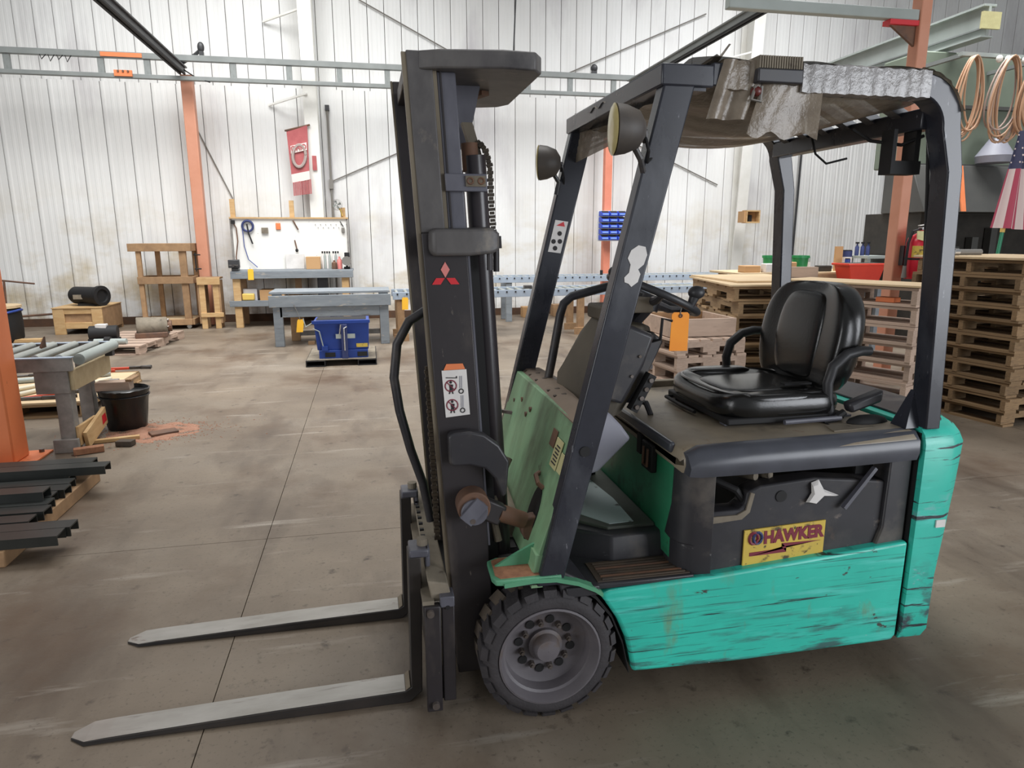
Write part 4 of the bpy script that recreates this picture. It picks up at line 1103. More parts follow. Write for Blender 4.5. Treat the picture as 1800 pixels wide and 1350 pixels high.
for (zc, s) in ((1.195, 0), (1.128, 1)):
    X = mx(zc, .055)
    MB().tube([(X + .019 * math.cos(a), 2.2665, zc + .019 * math.sin(a)) for a in [2 * PI * i / 20 for i in range(20)]], .0022, 5, closed=True).build('prohibition_ring', 'maroon', ws)
    MB().cyl((X, 2.2672, zc + .012), (X, 2.2655, zc + .012), .0045, n=10).build('pictogram', 'ink', ws)
    MB().prism([(X - .006, zc + .006), (X + .008, zc + .004), (X + .006, zc - .012), (X + .009, zc - .028), (X + .005, zc - .028), (X + .001, zc - .012), (X - .003, zc - .028), (X - .007, zc - .028), (X - .004, zc - .01)], 'y', 2.2655, 2.2672).build('pictogram', 'ink', ws)
    MB().prism([(X - .014, zc + .012), (X + .012, zc - .016), (X + .014, zc - .014), (X - .012, zc + .014)], 'y', 2.2648, 2.266).build('prohibition_bar', 'maroon', ws)
    Xb = mx(zc, .09)
    MB().tube([(Xb + .0075 * math.cos(a), 2.2665, zc - .02 + .0075 * math.sin(a)) for a in [2 * PI * i / 14 for i in range(14)]], .002, 5, closed=True).build('pictogram', 'ink', ws)
    MB().box(Xb - .005, Xb - .003, 2.2655, 2.2672, zc - .01, zc + .033).box(Xb + .001, Xb + .003, 2.2655, 2.2672, zc - .01, zc + .033).build('pictogram', 'kick', ws)
MB().prism([(mx(1.215, .04), 1.222), (mx(1.215, .078), 1.220), (mx(1.215, .078), 1.228), (mx(1.215, .075), 1.228), (mx(1.215, .074), 1.223), (mx(1.215, .04), 1.225)], 'y', 2.2655, 2.2672).build('pictogram', 'ink', ws)
# hook-shaped tilt bracket cover
MB().prism([(.236, 1.03), (.25, 1.042), (.31, 1.045), (.36, 1.03), (.41, .99), (.445, .93), (.435, .81), (.42, .80), (.395, .87), (.36, .91), (.31, .925), (.25, .925), (.238, .935)], 'y', 2.215, 2.262).build('tilt_bracket', 'plastic', ms, bevel=.012, seg=3)
# tilt cylinder near side: clevis, pin, barrel, rod and eye
tc_ = MB().cyl((.318, 2.20, .775), (.318, 2.275, .775), .058, n=24).build('tilt_cylinder', 'rust', FL, bevel=.004)
MB().cyl((.318, 2.19, .762), (.318, 2.215, .762), .047, n=24).build('clevis_face', 'mastgrey', tc_, bevel=.003)
MB().beam((.285, 2.187, .735), (.345, 2.187, .80), .012, .05, up=(1, 0, -1)).build('pin_keeper', 'mastgrey', tc_)
MB().cyl((.345, 2.185, .775), (.345, 2.192, .775), .010, n=12).build('pin_hole', 'dark', tc_)
MB().cyl((.31, 2.19, .735), (.31, 2.18, .735), .010, n=8).build('pin_bolt', 'bolt', tc_)
MB().beam((.34, 2.235, .77), (.42, 2.245, .725), .05, .075, up=(0, 0, 1)).build('rod_clevis', 'mast', tc_, bevel=.008)
MB().cyl((.41, 2.245, .735), (.505, 2.262, .69), .032, .03, 18).build('barrel', 'rust', tc_, smooth=True)
MB().cyl((.50, 2.262, .692), (.545, 2.27, .668), .010, n=12).build('rod', 'bolt', tc_)
MB().cyl((.545, 2.25, .655), (.545, 2.30, .655), .05, n=20).build('rod_eye', 'rust', tc_, bevel=.006)
B(.30, .34, 2.26, 2.30, .74, .82).build('mast_lug', 'rust', tc_)

# ---- carriage and forks
ca = MB().hexa([(.165, 2.20, .44), (.235, 2.20, .44), (.225, 3.10, .44), (.16, 3.10, .44), (.15, 2.20, .52), (.222, 2.20, .505), (.212, 3.10, .53), (.148, 3.10, .545)]).build('carriage', 'dust', FL, bevel=.005)
MB().box(.155, .20, 2.19, 3.1, .06, .15).build('lower_bar', 'forkside', ca, bevel=.005)
pl = MB().box(.135, .19, 2.165, 2.20, .03, .44).build('side_plate', 'mast', ca, bevel=.004)
MB().box(.195, .24, 2.175, 2.205, .06, .45).build('side_plate', 'mast', ca, bevel=.004)
MB().box(.19, .24, 2.17, 2.24, .43, .47).build('side_hook', 'mastgrey', ca, bevel=.004)
MB().box(.13, .17, 2.18, 3.1, .44, .455).build('front_lip', 'dust', ca)
for (xx, zz) in ((.155, .42), (.165, .06)):
    MB().cyl((xx, 2.166, zz), (xx, 2.15, zz), .013, n=12).build('plate_bolt', 'bolt', ca)
MB().cyl((.216, 2.176, .43), (.216, 2.168, .43), .008, n=10).build('plate_hole', 'dark', ca)
for y in (3.08, 2.28):
    MB().box(.14, .16, y - .03, y, .2, .44).build('carriage_upright', 'forkside', ca)
for k in range(9):
    MB().box(.152, .168, 2.45 + k * .06, 2.462 + k * .06, .544, .552).build('notch', 'dark', ca)


def fork(y0, y1):
    f = MB().prism([(.075, .0), (.125, .04), (.135, .50), (.135, .575), (.09, .575), (.085, .06), (.06, .046), (-.4, .036), (-.95, .018), (-1.02, .0135), (-1.075, .008), (-1.075, .002), (-1.02, .002), (-.9, .002)], 'y', y0, y1)
    # pointed tip: pull the corners of the nose in
    for v in f.bm.verts:
        if v.co.x < -1.06:
            v.co.y = (y0 + y1) / 2 + (v.co.y - (y0 + y1) / 2) * .3
        elif v.co.x < -.94 and v.co.z > .01: v.co.x += .0
    o = f.build('fork', 'forkside', FL, bevel=.003)
    yc = (y0 + y1) / 2
    tops = [(.062, .0475), (-.4, .0375), (-.95, .0195), (-1.02, .015)]
    mb = MB()
    e = .003
    rows = [[mb.bm.verts.new((x, y0 + e, z)), mb.bm.verts.new((x, y1 - e, z))] for x, z in tops]
    for a, b in zip(rows, rows[1:]): mb.bm.faces.new((a[0], a[1], b[1], b[0]))
    t0 = mb.bm.verts.new((-1.073, yc - .014, .0095)); t1 = mb.bm.verts.new((-1.073, yc + .014, .0095))
    mb.bm.faces.new((rows[-1][0], rows[-1][1], t1, t0))
    mb.build('worn_top', 'forktop', o)
    MB().hexa([(.064, y0 + e, .0485), (.064, y1 - e, .0485), (.082, y1 - e, .062), (.082, y0 + e, .062), (.064, y0 + e, .050), (.064, y1 - e, .050), (.080, y1 - e, .064), (.080, y0 + e, .064)]).build('heel_wear', 'greasy', o)
    MB().box(.095, .165, y0 + .005, y1 - .005, .57, .60).box(.15, .168, y0 + .01, y1 - .01, .53, .6).build('hook', 'mastgrey', o, bevel=.006)
    MB().cyl((.145, yc, .60), (.145, yc, .625), .02, n=14).build('locking_pin', 'dust', o)
    return o


fork(2.275, 2.385)
fork(2.86, 2.97)
# drive motor shapes glimpsed between mast and front panel
MB().cyl((.47, 2.45, .56), (.47, 2.80, .60), .09, n=20).build('drive_motor', 'dust', FL, smooth=True)
MB().tube([(.42, 2.3, .60), (.40, 2.32, .70), (.43, 2.36, .80), (.48, 2.4, .88)], .014).build('motor_cable', 'dust', FL)

# tag hanging from the steering wheel
tg = thing('paper_tag', (1.167, 2.44, 1.30), 'orange card tag hanging on a wire from the steering wheel', 'tag')
rr = [(1.127, 1.395), (1.135, 1.403), (1.19, 1.402), (1.198, 1.394), (1.197, 1.252), (1.122, 1.254)]
MB().prism(rr, 'y', 2.447, 2.4495).build('card', 'orangetag', tg)
MB().tube([(1.162 + .006 * math.cos(a), 2.4455, 1.389 + .006 * math.sin(a)) for a in [2 * PI * i / 12 for i in range(12)]], .0025, 5, closed=True).build('eyelet', 'rust', tg)
MB().tube([(1.162, 2.446, 1.389), (1.160, 2.445, 1.405), (1.168, 2.448, 1.43), (1.178, 2.452, 1.444)], .002, 5).build('wire', 'rod', tg)

# ================================================================== left foreground
ORD = ['farthest', 'second farthest', 'third farthest', 'fourth farthest', 'fifth farthest', 'sixth farthest', 'seventh farthest', 'eighth farthest', 'ninth farthest', 'tenth farthest', 'second nearest', 'nearest']
for i, (nm, y0, y1, x1) in enumerate((('far', 3.78, 5.12, -1.93), ('left', 3.8, 5.12, -3.4))):
    t = thing('timber_block', (x1 - .07, 4.46, 0), ('pale timber block under the right ends of the black steel bars' if i == 0 else 'timber block under the left ends of the black steel bars'), 'timber')
    B(x1 - .16, x1, y0, y1, 0, .09).build('block', 'oldpine', t, bevel=.006)
bars = [(4.98, -1.90, .146, 'c'), (4.865, -1.78, .146, 'c'), (4.86, -2.0, .0905, 'c'), (4.72, -1.95, .0905, 'c'), (4.60, -1.93, .0905, 'c'), (4.48, -1.96, .0905, 'c'), (4.42, -1.97, .146, 'c'), (4.36, -1.93, .0905, 'c'), (4.24, -1.90, .0905, 'c'), (4.10, -1.92, .0905, 'c'), (3.97, -1.66, .0905, 'c'), (3.855, -1.68, .0905, 'b')]
rb = random.Random(5)
for i, (y, x1, z, k) in enumerate(bars):
    L_ = 2.4
    mb = MB()
    w, h, q = .11, .055, .008
    mb.box(x1 - L_, x1, y - w / 2, y + w / 2, z + h - q, z + h).box(x1 - L_, x1, y - w / 2, y - w / 2 + q, z, z + h - q).box(x1 - L_, x1, y + w / 2 - q, y + w / 2, z, z + h - q)
    o = mb.build('steel_bar', 'blackmetal', None, at=(x1 - 1.2, y, z))
    tag(o, 'black steel channel bar, %s in the floor stack at the left edge' % ORD[i], 'steel bar', 'black steel bars stacked at left')

# roller table with grey lumber frame
t = thing('roller_table', (-3.1, 6.35, 0), 'grey lumber roller table with steel rollers beside the left orange post', 'roller conveyor')
B(-4.3, -2.32, 5.88, 5.93, .66, .765).build('side_rail', 'greywood2', t, bevel=.004)
B(-4.3, -2.33, 6.72, 6.77, .66, .765).build('side_rail', 'greywood2', t, bevel=.004)
B(-4.3, -2.31, 5.875, 5.935, .765, .772).build('rail_cap', 'rollerframe', t); B(-4.3, -2.31, 6.715, 6.775, .765, .772).build('rail_cap', 'rollerframe', t)
for k in range(11):
    xx = -2.42 - k * .17
    MB().cyl((xx, 5.94, .755), (xx, 6.71, .755), .033, n=14).build('roller', 'roller', t, smooth=True)
MB().cyl((-2.29, 5.97, .74), (-2.29, 6.74, .74), .045, n=16).build('end_roller', 'lightgrey', t, smooth=True)
B(-2.32, -2.26, 6.6, 6.66, .66, .71).build('roller_bracket', 'darksteel', t)
for (xx, yy) in ((-2.42, 5.96), (-2.52, 6.66), (-4.1, 5.96), (-4.1, 6.66)):
    B(xx - .055, xx + .055, yy - .05, yy + .05, 0, .66).build('leg', 'greywood2', t, bevel=.004)
B(-2.60, -2.36, 5.90, 5.95, .48, .66).build('knee_block', 'greywood2', t, bevel=.004)
B(-2.52, -2.34, 5.87, 5.91, 0.0, .11).build('foot_block', 'greywood2', t, bevel=.004)
B(-2.36, -2.325, 5.92, 6.72, .50, .66).build('end_board', 'endboard', t, bevel=.003)
B(-2.365, -2.34, 5.92, 6.3, .04, .2).build('lower_board', 'pine', t, bevel=.003)
MB().hexa([(-2.75, 6.4, .772), (-2.73, 6.4, .772), (-2.73, 6.5, .772), (-2.75, 6.5, .772), (-2.71, 6.42, .87), (-2.705, 6.42, .87), (-2.705, 6.44, .87), (-2.71, 6.44, .87)]).build('stop_fin', 'rust', t)

# bucket with black liner and offcut on top
t = thing('bucket', (-2.21, 6.62, 0), 'black bag-lined round bucket standing beside the grey roller table', 'bucket')
rings = []
rb = random.Random(9)
for (z, r) in ((0, .155), (.03, .162), (.12, .172), (.25, .187), (.33, .202), (.355, .21), (.36, .20), (.33, .19)):
    rings.append([(-2.21 + (r + rb.uniform(-.005, .005)) * math.cos(2 * PI * j / 36), 6.62 + (r + rb.uniform(-.005, .005)) * math.sin(2 * PI * j / 36), z + rb.uniform(-.004, .004) * (z > 0)) for j in range(36)])
MB().loft(rings).build('liner', 'bag', t, smooth=True)
MB().tube([(-2.21 + .203 * math.cos(a), 6.62 + .203 * math.sin(a), .30) for a in [2 * PI * i / 30 for i in range(30)]], .007, 6, closed=True).build('cord', 'bag', t)
t = thing('lumber_offcut', (-2.26, 6.6, .362), 'short weathered lumber block lying on top of the black bucket', 'offcut')
MB().box(-2.40, -2.12, 6.5, 6.62, .362, .44).build('block', 'woodpink', t, bevel=.004); MB().box(-2.15, -2.10, 6.5, 6.72, .44, .46).build('lath', 'oldpine', t, bevel=.003)
t = tag(MB().box(-2.44, -2.36, 6.9, 7.0, 0, .38).build('scrap_post', 'greywood2', None, at=(-2.4, 6.95, 0), bevel=.004), 'short grey scrap post standing behind the black bucket', 'offcut')
t = thing('leaning_plank', (-2.36, 6.2, 0), 'pine plank with a red mark leaning from the floor toward the black bucket', 'plank')
MB().hexa([(-2.33, 5.98, .0), (-2.30, 5.98, .0), (-2.30, 6.42, .1), (-2.33, 6.42, .1), (-2.33, 5.95, .14), (-2.30, 5.95, .14), (-2.30, 6.40, .25), (-2.33, 6.40, .25)]).build('board', 'pine', t, bevel=.003)
MB().hexa([(-2.299, 6.30, .11), (-2.2985, 6.30, .11), (-2.2985, 6.40, .13), (-2.299, 6.40, .13), (-2.299, 6.30, .19), (-2.2985, 6.30, .19), (-2.2985, 6.38, .20), (-2.299, 6.38, .20)]).build('red_mark', 'red', t)
for i, (x0, x1, y0, y1, z, rz, m, l) in enumerate(((-2.36, -2.15, 5.80, 5.87, .05, .35, 'sand', 'reddish lumber offcut lying at the foot of the roller table leg'), (-2.10, -1.97, 5.95, 6.03, .045, -.2, 'tread', 'dark brown block offcut lying on the red sawdust'), (-1.94, -1.72, 6.25, 6.38, .02, .5, 'rust', 'thin broken reddish board lying right of the black bucket'), (-2.35, -1.98, 6.12, 6.17, .03, .25, 'pine', 'long thin pine strip lying in front of the black bucket'))):
    o = B(-(x1 - x0) / 2, (x1 - x0) / 2, -(y1 - y0) / 2, (y1 - y0) / 2, 0, z).build('wood_offcut', m, None, bevel=.004)
    o.location = ((x0 + x1) / 2, (y0 + y1) / 2, .003); o.rotation_euler.z = rz; tag(o, l, 'offcut')
rb = random.Random(4)
mb = MB()


def mound(u, v):
    x = -2.35 + .85 * u; y = 6.0 + .75 * v
    r = max(0, 1 - ((u - .5) / .5) ** 2 - ((v - .5) / .5) ** 2)
    return (x, y, -.004 + .018 * r ** .8 * (.6 + .5 * math.sin(23 * u + 3 * math.sin(9 * v)) * math.sin(19 * v)))


mb.grid(mound, 40, 40)
for k in range(2600):
    a, q = rb.uniform(0, 2 * PI), abs(rb.gauss(0, .5))
    x, y, s_ = -1.95 + .62 * q * math.cos(a), 6.38 + .42 * q * math.sin(a), rb.uniform(.004, .011)
    v = [mb.bm.verts.new((x + s_ * math.cos(a + b_), y + s_ * math.sin(a + b_), .0008)) for b_ in (0, 2.1, 4.2)]
    w_ = mb.bm.verts.new((x, y, s_ * .6))
    for i_ in range(3): mb.bm.faces.new((v[i_], v[(i_ + 1) % 3], w_))
tag(mb.build('sawdust', 'sawdust', None, at=(-1.85, 6.4, 0)), 'thin spread of red sawdust on the floor around the black bucket', 'sawdust', kind='stuff')


# ---- pallets
def pallet(name, Lx, Ly, wood, label, cat='pallet', group=None, n_top=6, n_bot=3, h=.14, seed=0, gap=None):
    """deck boards run along local x; stringers along local y; origin at the base centre"""
    r = random.Random(seed)
    t = thing(name, (0, 0, 0), label, cat, group)
    bw = Ly / n_top * .82
    for k in range(n_top):
        yy = -Ly / 2 + Ly * (k + .5) / n_top
        piece('board', wood, t, (r.uniform(-.012, .012), yy, h - .011), (Lx + r.uniform(-.02, .02), bw, .022), (0, r.uniform(-.004, .004), r.uniform(-.008, .008)))
    for k in range(3):
        xx = -Lx / 2 + .03 + (Lx - .06) * k / 2
        if wood + 'n' not in UNIT:
            mb = MB(); mb.prism([(-.5, -.5), (-.34, -.5), (-.34, .0), (-.12, .0), (-.12, -.5), (.12, -.5), (.12, .0), (.34, .0), (.34, -.5), (.5, -.5), (.5, .5), (-.5, .5)], 'x', -.5, .5)
            bmesh.ops.recalc_face_normals(mb.bm, faces=mb.bm.faces)
            me = bpy.data.meshes.new(wood + '_stringer'); mb.bm.to_mesh(me); mb.bm.free(); me.materials.append(M[wood]); UNIT[wood + 'n'] = me
        s_ = piece('stringer', wood, t, (xx, 0, h / 2), (.045, Ly * .995, h - .044)); s_.data = UNIT[wood + 'n']
    for k in range(n_bot):
        yy = -Ly / 2 + bw / 2 + (Ly - bw) * k / (n_bot - 1)
        piece('board', wood, t, (r.uniform(-.012, .012), yy, .011), (Lx, bw * .9, .022))
    return t


def stack(cx, cy, rz, n, Lx, Ly, wood, where, group, h=.14, seed=1, jitter=.03, flip=(), n_top=6):
    ords = ['bottom'] + ['%s from the bottom' % s for s in ('second', 'third', 'fourth', 'fifth', 'sixth', 'seventh', 'eighth', 'ninth', 'tenth', 'eleventh', 'twelfth')]
    r = random.Random(seed)
    out = []
    for i in range(n):
        w = 'topmost' if i == n - 1 else ords[i]
        if i < 3:
            p = pallet('pallet', Lx, Ly, wood, '', h=h, seed=seed * 10 + i, group=group, n_top=n_top)
            note_kids(p)
        else:
            p = copy_tree(out[r.randint(0, 2)])
        p['label'] = ('wooden pallet, %s of ' % w) + where
        out.append(p)
    for i, p in enumerate(out):
        p.location = (cx + r.uniform(-jitter, jitter), cy + r.uniform(-jitter, jitter), i * (h + .0035))
        p.rotation_euler = (0, 0, rz + r.uniform(-.02, .02) + (PI if i in flip else 0))
    return out


# pallet of tools and pipes
p = pallet('pallet', 1.25, 1.7, 'wood', 'low pallet of pipes and tools on the floor behind the left roller table', seed=3, n_top=7, h=.13)
p.location = (-3.35, 7.95, 0)
o = B(-.66, .66, -.9, .55, 0, .02).build('plywood_sheet', 'plywood', None, bevel=.002); o.location = (-3.36, 8.0, .136); tag(o, 'pale plywood sheet lying on the low pallet behind the roller table', 'plywood')
zz = .157
for i, (x0, y0, x1, y1, r_, m, l) in enumerate(((-3.75, 7.35, -3.2, 8.2, .024, 'hosewhite', 'pale pipe lying left on the low tool pallet'), (-3.45, 7.35, -3.0, 8.2, .024, 'hosewhite', 'pale pipe lying in the middle of the low tool pallet'), (-3.15, 7.4, -2.82, 8.1, .022, 'hosewhite', 'pale pipe lying right on the low tool pallet'), (-3.95, 8.05, -2.9, 8.35, .03, 'lightgrey', 'thick grey pipe lying across the back of the low tool pallet'))):
    tag(MB().cyl((x0, y0, zz + r_), (x1, y1, zz + r_), r_, n=12).build('pipe', m, None, at=((x0 + x1) / 2, (y0 + y1) / 2, zz), smooth=True), l, 'pipe')


def wrench(c, rz, ln, label, handle):
    t = thing('pipe_wrench', (0, 0, 0), label, 'tool')
    MB().box(-ln / 2, ln * .1, -.016, .016, 0, .03).build('handle', handle, t, bevel=.006)
    MB().box(ln * .1, ln * .35, -.02, .02, 0, .035).build('neck', 'tool', t, bevel=.006)
    MB().prism([(ln * .3, -.03), (ln * .5, -.06), (ln * .5, -.03), (ln * .4, 0), (ln * .5, .02), (ln * .48, .05), (ln * .3, .03)], 'z', 0, .035).build('jaw', 'tool', t, bevel=.004)
    t.location = c; t.rotation_euler.z = rz
    return t


wrench((-3.05, 7.42, .157), .55, .62, 'red-handled wrench lying on the plywood, nearest the front edge', 'toolred')
wrench((-3.22, 7.24, .157), .03, .75, 'black bar wrench lying along the front edge of the plywood', 'tool')
wrench((-3.3, 8.62, .15), 3.2, .7, 'red-handled wrench lying at the far side of the low tool pallet', 'toolred')
wrench((-2.9, 8.78, .15), .1, .6, 'red-handled wrench at the far right corner of the low tool pallet', 'toolred')
wrench((-3.85, 8.5, .15), .3, .55, 'dark wrench at the far left corner of the low tool pallet', 'tool')

# pallet with machine parts
p = pallet('pallet', 1.0, 1.75, 'woodpink', 'low pallet carrying dark machine parts on the floor before the wooden cart', seed=5, n_top=6, h=.14)
p.location = (-3.72, 11.7, 0); p.rotation_euler.z = -.12
t = thing('gearbox', (0, 0, 0), 'rusty grey gearbox lying on the low pallet before the cart', 'machine part')
MB().cyl((-.12, 0, .16), (.32, .02, .16), .155, .14, 18).build('housing', 'dust', t, bevel=.012)
MB().box(-.14, .32, -.17, .17, .0, .08).build('foot', 'rust', t, bevel=.01)
MB().cyl((.30, 0, .16), (.38, 0, .16), .09, n=14).build('flange', 'rust', t)
for a in range(6):
    MB().cyl((.32, .115 * math.cos(a * PI / 3), .16 + .115 * math.sin(a * PI / 3)), (.345, .115 * math.cos(a * PI / 3), .16 + .115 * math.sin(a * PI / 3)), .014, n=6).build('flange_bolt', 'bolt', t)
t.location = (-3.5, 11.75, .141); t.rotation_euler.z = .2
t = thing('motor', (0, 0, 0), 'black motor lying left on the low pallet before the cart', 'machine part')
MB().cyl((-.2, 0, .12), (.18, .05, .12), .115, n=16).build('body', 'dark', t, bevel=.01); MB().box(-.2, .2, -.1, .1, 0, .05).build('foot', 'dark', t, bevel=.006); MB().box(-.1, .05, -.05, .06, .2, .26).build('terminal_box', 'white', t, bevel=.006)
t.location = (-3.98, 11.4, .141)
t = thing('shaft_part', (0, 0, 0), 'pale shaft lying at the near edge of the low pallet before the cart', 'machine part')
MB().cyl((-.2, 0, .045), (.25, .0, .045), .04, n=14).build('shaft', 'lightgrey', t); MB().cyl((-.05, 0, .058), (.03, 0, .058), .057, n=16).build('collar', 'dark', t)
t.location = (-3.8, 11.03, .141); t.rotation_euler.z = -.1

# wooden crate with motor
t = thing('wooden_crate', (-5.05, 13.85, 0), 'low yellow pine crate standing at the wall left of the wooden cart', 'crate')
for (x0, x1) in ((-5.47, -5.29), (-4.85, -4.68)):
    B(x0, x1, 13.42, 13.46, 0, .46).build('corner_board', 'pine', t, bevel=.004)
B(-5.29, -4.85, 13.43, 13.46, .36, .46).build('rail', 'pine', t, bevel=.004); B(-5.29, -4.85, 13.43, 13.46, .10, .21).build('rail', 'pine', t, bevel=.004)
B(-5.29, -4.85, 13.46, 13.48, .1, .42).build('infill_panel', 'oldpine', t)
B(-4.71, -4.68, 13.46, 14.4, .06, .46).build('side_board', 'oldpine', t, bevel=.004); B(-5.47, -5.44, 13.46, 14.4, .06, .46).build('side_board', 'oldpine', t, bevel=.004)
B(-5.47, -4.68, 14.4, 14.44, 0, .46).build('back_board', 'oldpine', t); B(-5.48, -4.67, 13.41, 14.44, .46, .475).build('lid', 'pine', t)
t = thing('electric_motor', (-5.0, 13.8, .476), 'dark cylindrical motor lying on the low pine crate', 'motor')
MB().lathe([(.001, -.35), (.12, -.34), (.155, -.28), (.155, .25), (.18, .26), (.18, .33), (.12, .335), (.11, .3), (.001, .3)], (-5.0, 13.8, .476 + .18), 'x', 26, Matrix.Rotation(-.5, 3, 'Z')).build('body', 'dark', t, smooth=True)
B(-5.15, -4.85, 13.7, 13.9, .477, .52).build('foot', 'dark', t); MB().box(-5.2, -5.0, 13.66, 13.68, .6, .68).build('side_cover', 'dust', t)

# tall wooden cart
t = thing('wooden_cart', (-3.72, 14.15, 0), 'tall three-tier wooden cart on casters left of the orange wall post', 'cart')
t.location = (-3.72, 14.15, 0)
for (x0, x1, y0, y1) in ((-4.15, -4.07, 13.85, 13.92), (-3.42, -3.30, 13.85, 13.92), (-3.95, -3.87, 14.3, 14.37), (-3.30, -3.22, 14.35, 14.42)):
    B(x0, x1, y0, y1, .18, 1.45).build('leg', 'oldpine', t, bevel=.004)
for (z0, z1) in ((1.43, 1.57), (.84, .97)):
    a0 = -4.27 if z0 > 1 else -4.16
    B(a0, -3.2, 13.82, 13.85, z0, z1).build('front_rail', 'oldpine', t, bevel=.004)
    B(a0, -3.2, 14.42, 14.45, z0, z1).build('back_rail', 'oldpine', t, bevel=.004)
    B(a0, a0 + .03, 13.85, 14.42, z0, z1).build('side_rail', 'oldpine', t, bevel=.004); B(-3.23, -3.2, 13.85, 14.42, z0, z1).build('side_rail', 'oldpine', t, bevel=.004)
    B(a0 + .03, -3.23, 13.85, 14.42, z0 + .02, z0 + .05).build('shelf', 'plywood', t)
B(-4.21, -3.28, 13.78, 13.82, .075, .185).build('base_rail', 'oldpine', t, bevel=.004); B(-3.28, -3.24, 13.8, 14.5, .075, .185).build('base_rail', 'oldpine', t, bevel=.004); B(-4.21, -4.17, 13.8, 14.5, .075, .185).build('base_rail', 'oldpine', t); B(-4.21, -3.24, 14.46, 14.5, .075, .185).build('base_rail', 'oldpine', t)
B(-4.17, -3.28, 13.82, 14.46, .15, .175).build('base_shelf', 'plywood', t)
for (cx, cy) in ((-4.1, 13.88), (-3.36, 13.88), (-4.1, 14.4), (-3.36, 14.4)):
    MB().cyl((cx, cy - .015, .04), (cx, cy + .015, .04), .04, n=14).build('caster', 'whitesteel', t)
MB().tube([(-3.2, 14.0, 1.36), (-3.08, 14.0, 1.36)], .012).tube([(-3.2, 14.0, 1.1), (-3.08, 14.0, 1.1)], .012).tube([(-3.17, 14.0, 1.05), (-3.17, 14.0, 1.4)], .012).build('side_hook', 'dark', t)

t = thing('crate_stand', (-2.92, 13.85, 0), 'narrow tall crate stand of pine boards between orange post and workbench', 'stand')
for (x0, x1) in ((-3.1, -3.0), (-2.86, -2.76)):
    B(x0, x1, 13.72, 13.75, 0, .84).build('slat', 'pine', t, bevel=.004); B(x0, x1, 13.97, 14.0, 0, .84).build('slat', 'oldpine', t)
B(-3.12, -2.72, 13.68, 13.72, .82, .95).build('top_rail', 'pine', t, bevel=.004); B(-3.1, -2.7, 13.69, 13.72, .22, .30).build('lower_rail', 'pine', t, bevel=.004)
B(-3.12, -2.72, 13.72, 14.0, .92, .955).build('top_board', 'oldpine', t)
B(-2.76, -2.73, 13.72, 14.0, .1, .9).build('side_board', 'oldpine', t, bevel=.004); B(-3.13, -3.1, 13.72, 14.0, .1, .9).build('side_board', 'oldpine', t)

# drum at the left edge
t = thing('drum', (-6.03, 12.72, 0), 'black drum with a wood lid and blue hoop at the far left edge', 'drum')
MB().lathe([(.001, .02), (.34, .02), (.36, .06), (.37, .3), (.36, .54), (.34, .56), (.001, .56)], (-6.03, 12.72, 0), 'z', 28).build('body', 'dark', t, smooth=True)
MB().tube([(-6.03 + .372 * math.cos(a), 12.72 + .372 * math.sin(a), .42 + .1 * math.cos(a)) for a in [2 * PI * i / 30 for i in range(30)]], .02, 6, closed=True).build('blue_hoop', 'blue', t, smooth=True)
MB().lathe([(.001, .56), (.38, .56), (.38, .6), (.001, .6)], (-6.03, 12.72, 0), 'z', 24).build('lid', 'plywood', t)
tag(B(-5.75, -5.35, 12.55, 12.7, 0, .05).build('floor_board', 'pine', None, at=(-5.5, 12.6, 0), bevel=.004), 'short pine board lying on the floor beside the black drum', 'board')
t = thing('iron_stand', (-6.3, 14.2, 0), 'thin dark iron stand against the wall at the far left edge', 'stand')
MB().tube([(-6.55, 14.2, 0), (-6.5, 14.2, .93)], .02).build('leg', 'rust', t); MB().tube([(-6.6, 14.2, .93), (-6.05, 14.3, .85)], .016).build('top_bar', 'rust', t); MB().tube([(-6.5, 14.2, .25), (-5.5, 14.4, .3)], .02).tube([(-5.55, 14.4, 0.02), (-5.5, 14.4, .3)], .02).build('low_bar', 'rust', t)

# ---- workbench with pegboard
t = thing('workbench', (-1.45, 14.1, 0), 'wall workbench with grey top, pine legs and white pegboard back', 'workbench')
B(-2.52, -.3, 13.7, 14.5, 1.03, 1.06).build('worktop', 'greywood', t, bevel=.004)
B(-2.52, -.3, 13.67, 13.70, .92, 1.05).build('apron', 'greywood', t, bevel=.004)
B(-2.55, -.45, 13.72, 14.45, .47, .5).build('lower_shelf', 'greywood', t); B(-2.58, -.4, 13.69, 13.72, .40, .51).build('shelf_apron', 'greywood', t, bevel=.004)
for x0 in (-2.50, -.52):
    B(x0, x0 + .13, 13.72, 13.8, 0, 1.02).build('leg', 'pine', t, bevel=.004); B(x0, x0 + .13, 14.4, 14.48, 0, 1.02).build('leg', 'oldpine', t)
B(-1.45, -1.33, 14.4, 14.48, 0, 1.02).build('leg', 'oldpine', t)
pb = B(-2.56, -.4, 14.50, 14.52, 1.06, 2.03).build('pegboard', 'pegboard', t)
B(-2.6, -.36, 14.46, 14.56, 2.03, 2.06).build('top_board', 'pine', pb); B(-2.6, -2.56, 14.48, 14.54, 1.06, 2.03).build('edge_strip', 'greywood2', pb); B(-.4, -.37, 14.48, 14.54, 1.06, 2.03).build('edge_strip', 'greywood2', pb)
for (x0, z1) in ((-2.58, 2.4), (-1.48, 2.38), (-.5, 2.25)):
    B(x0, x0 + .09, 14.52, 14.56, 1.0, z1).build('upright', 'pine', t)
for k in range(14):
    piece('peg_hook', 'dark', t, (.45 + .05 * k - .0, .385, 1.92 - .06 * (k % 2)), (.008, .03, .014))
# things on the bench and pegboard
def tagthing(o, l, c): return tag(o, l, c)


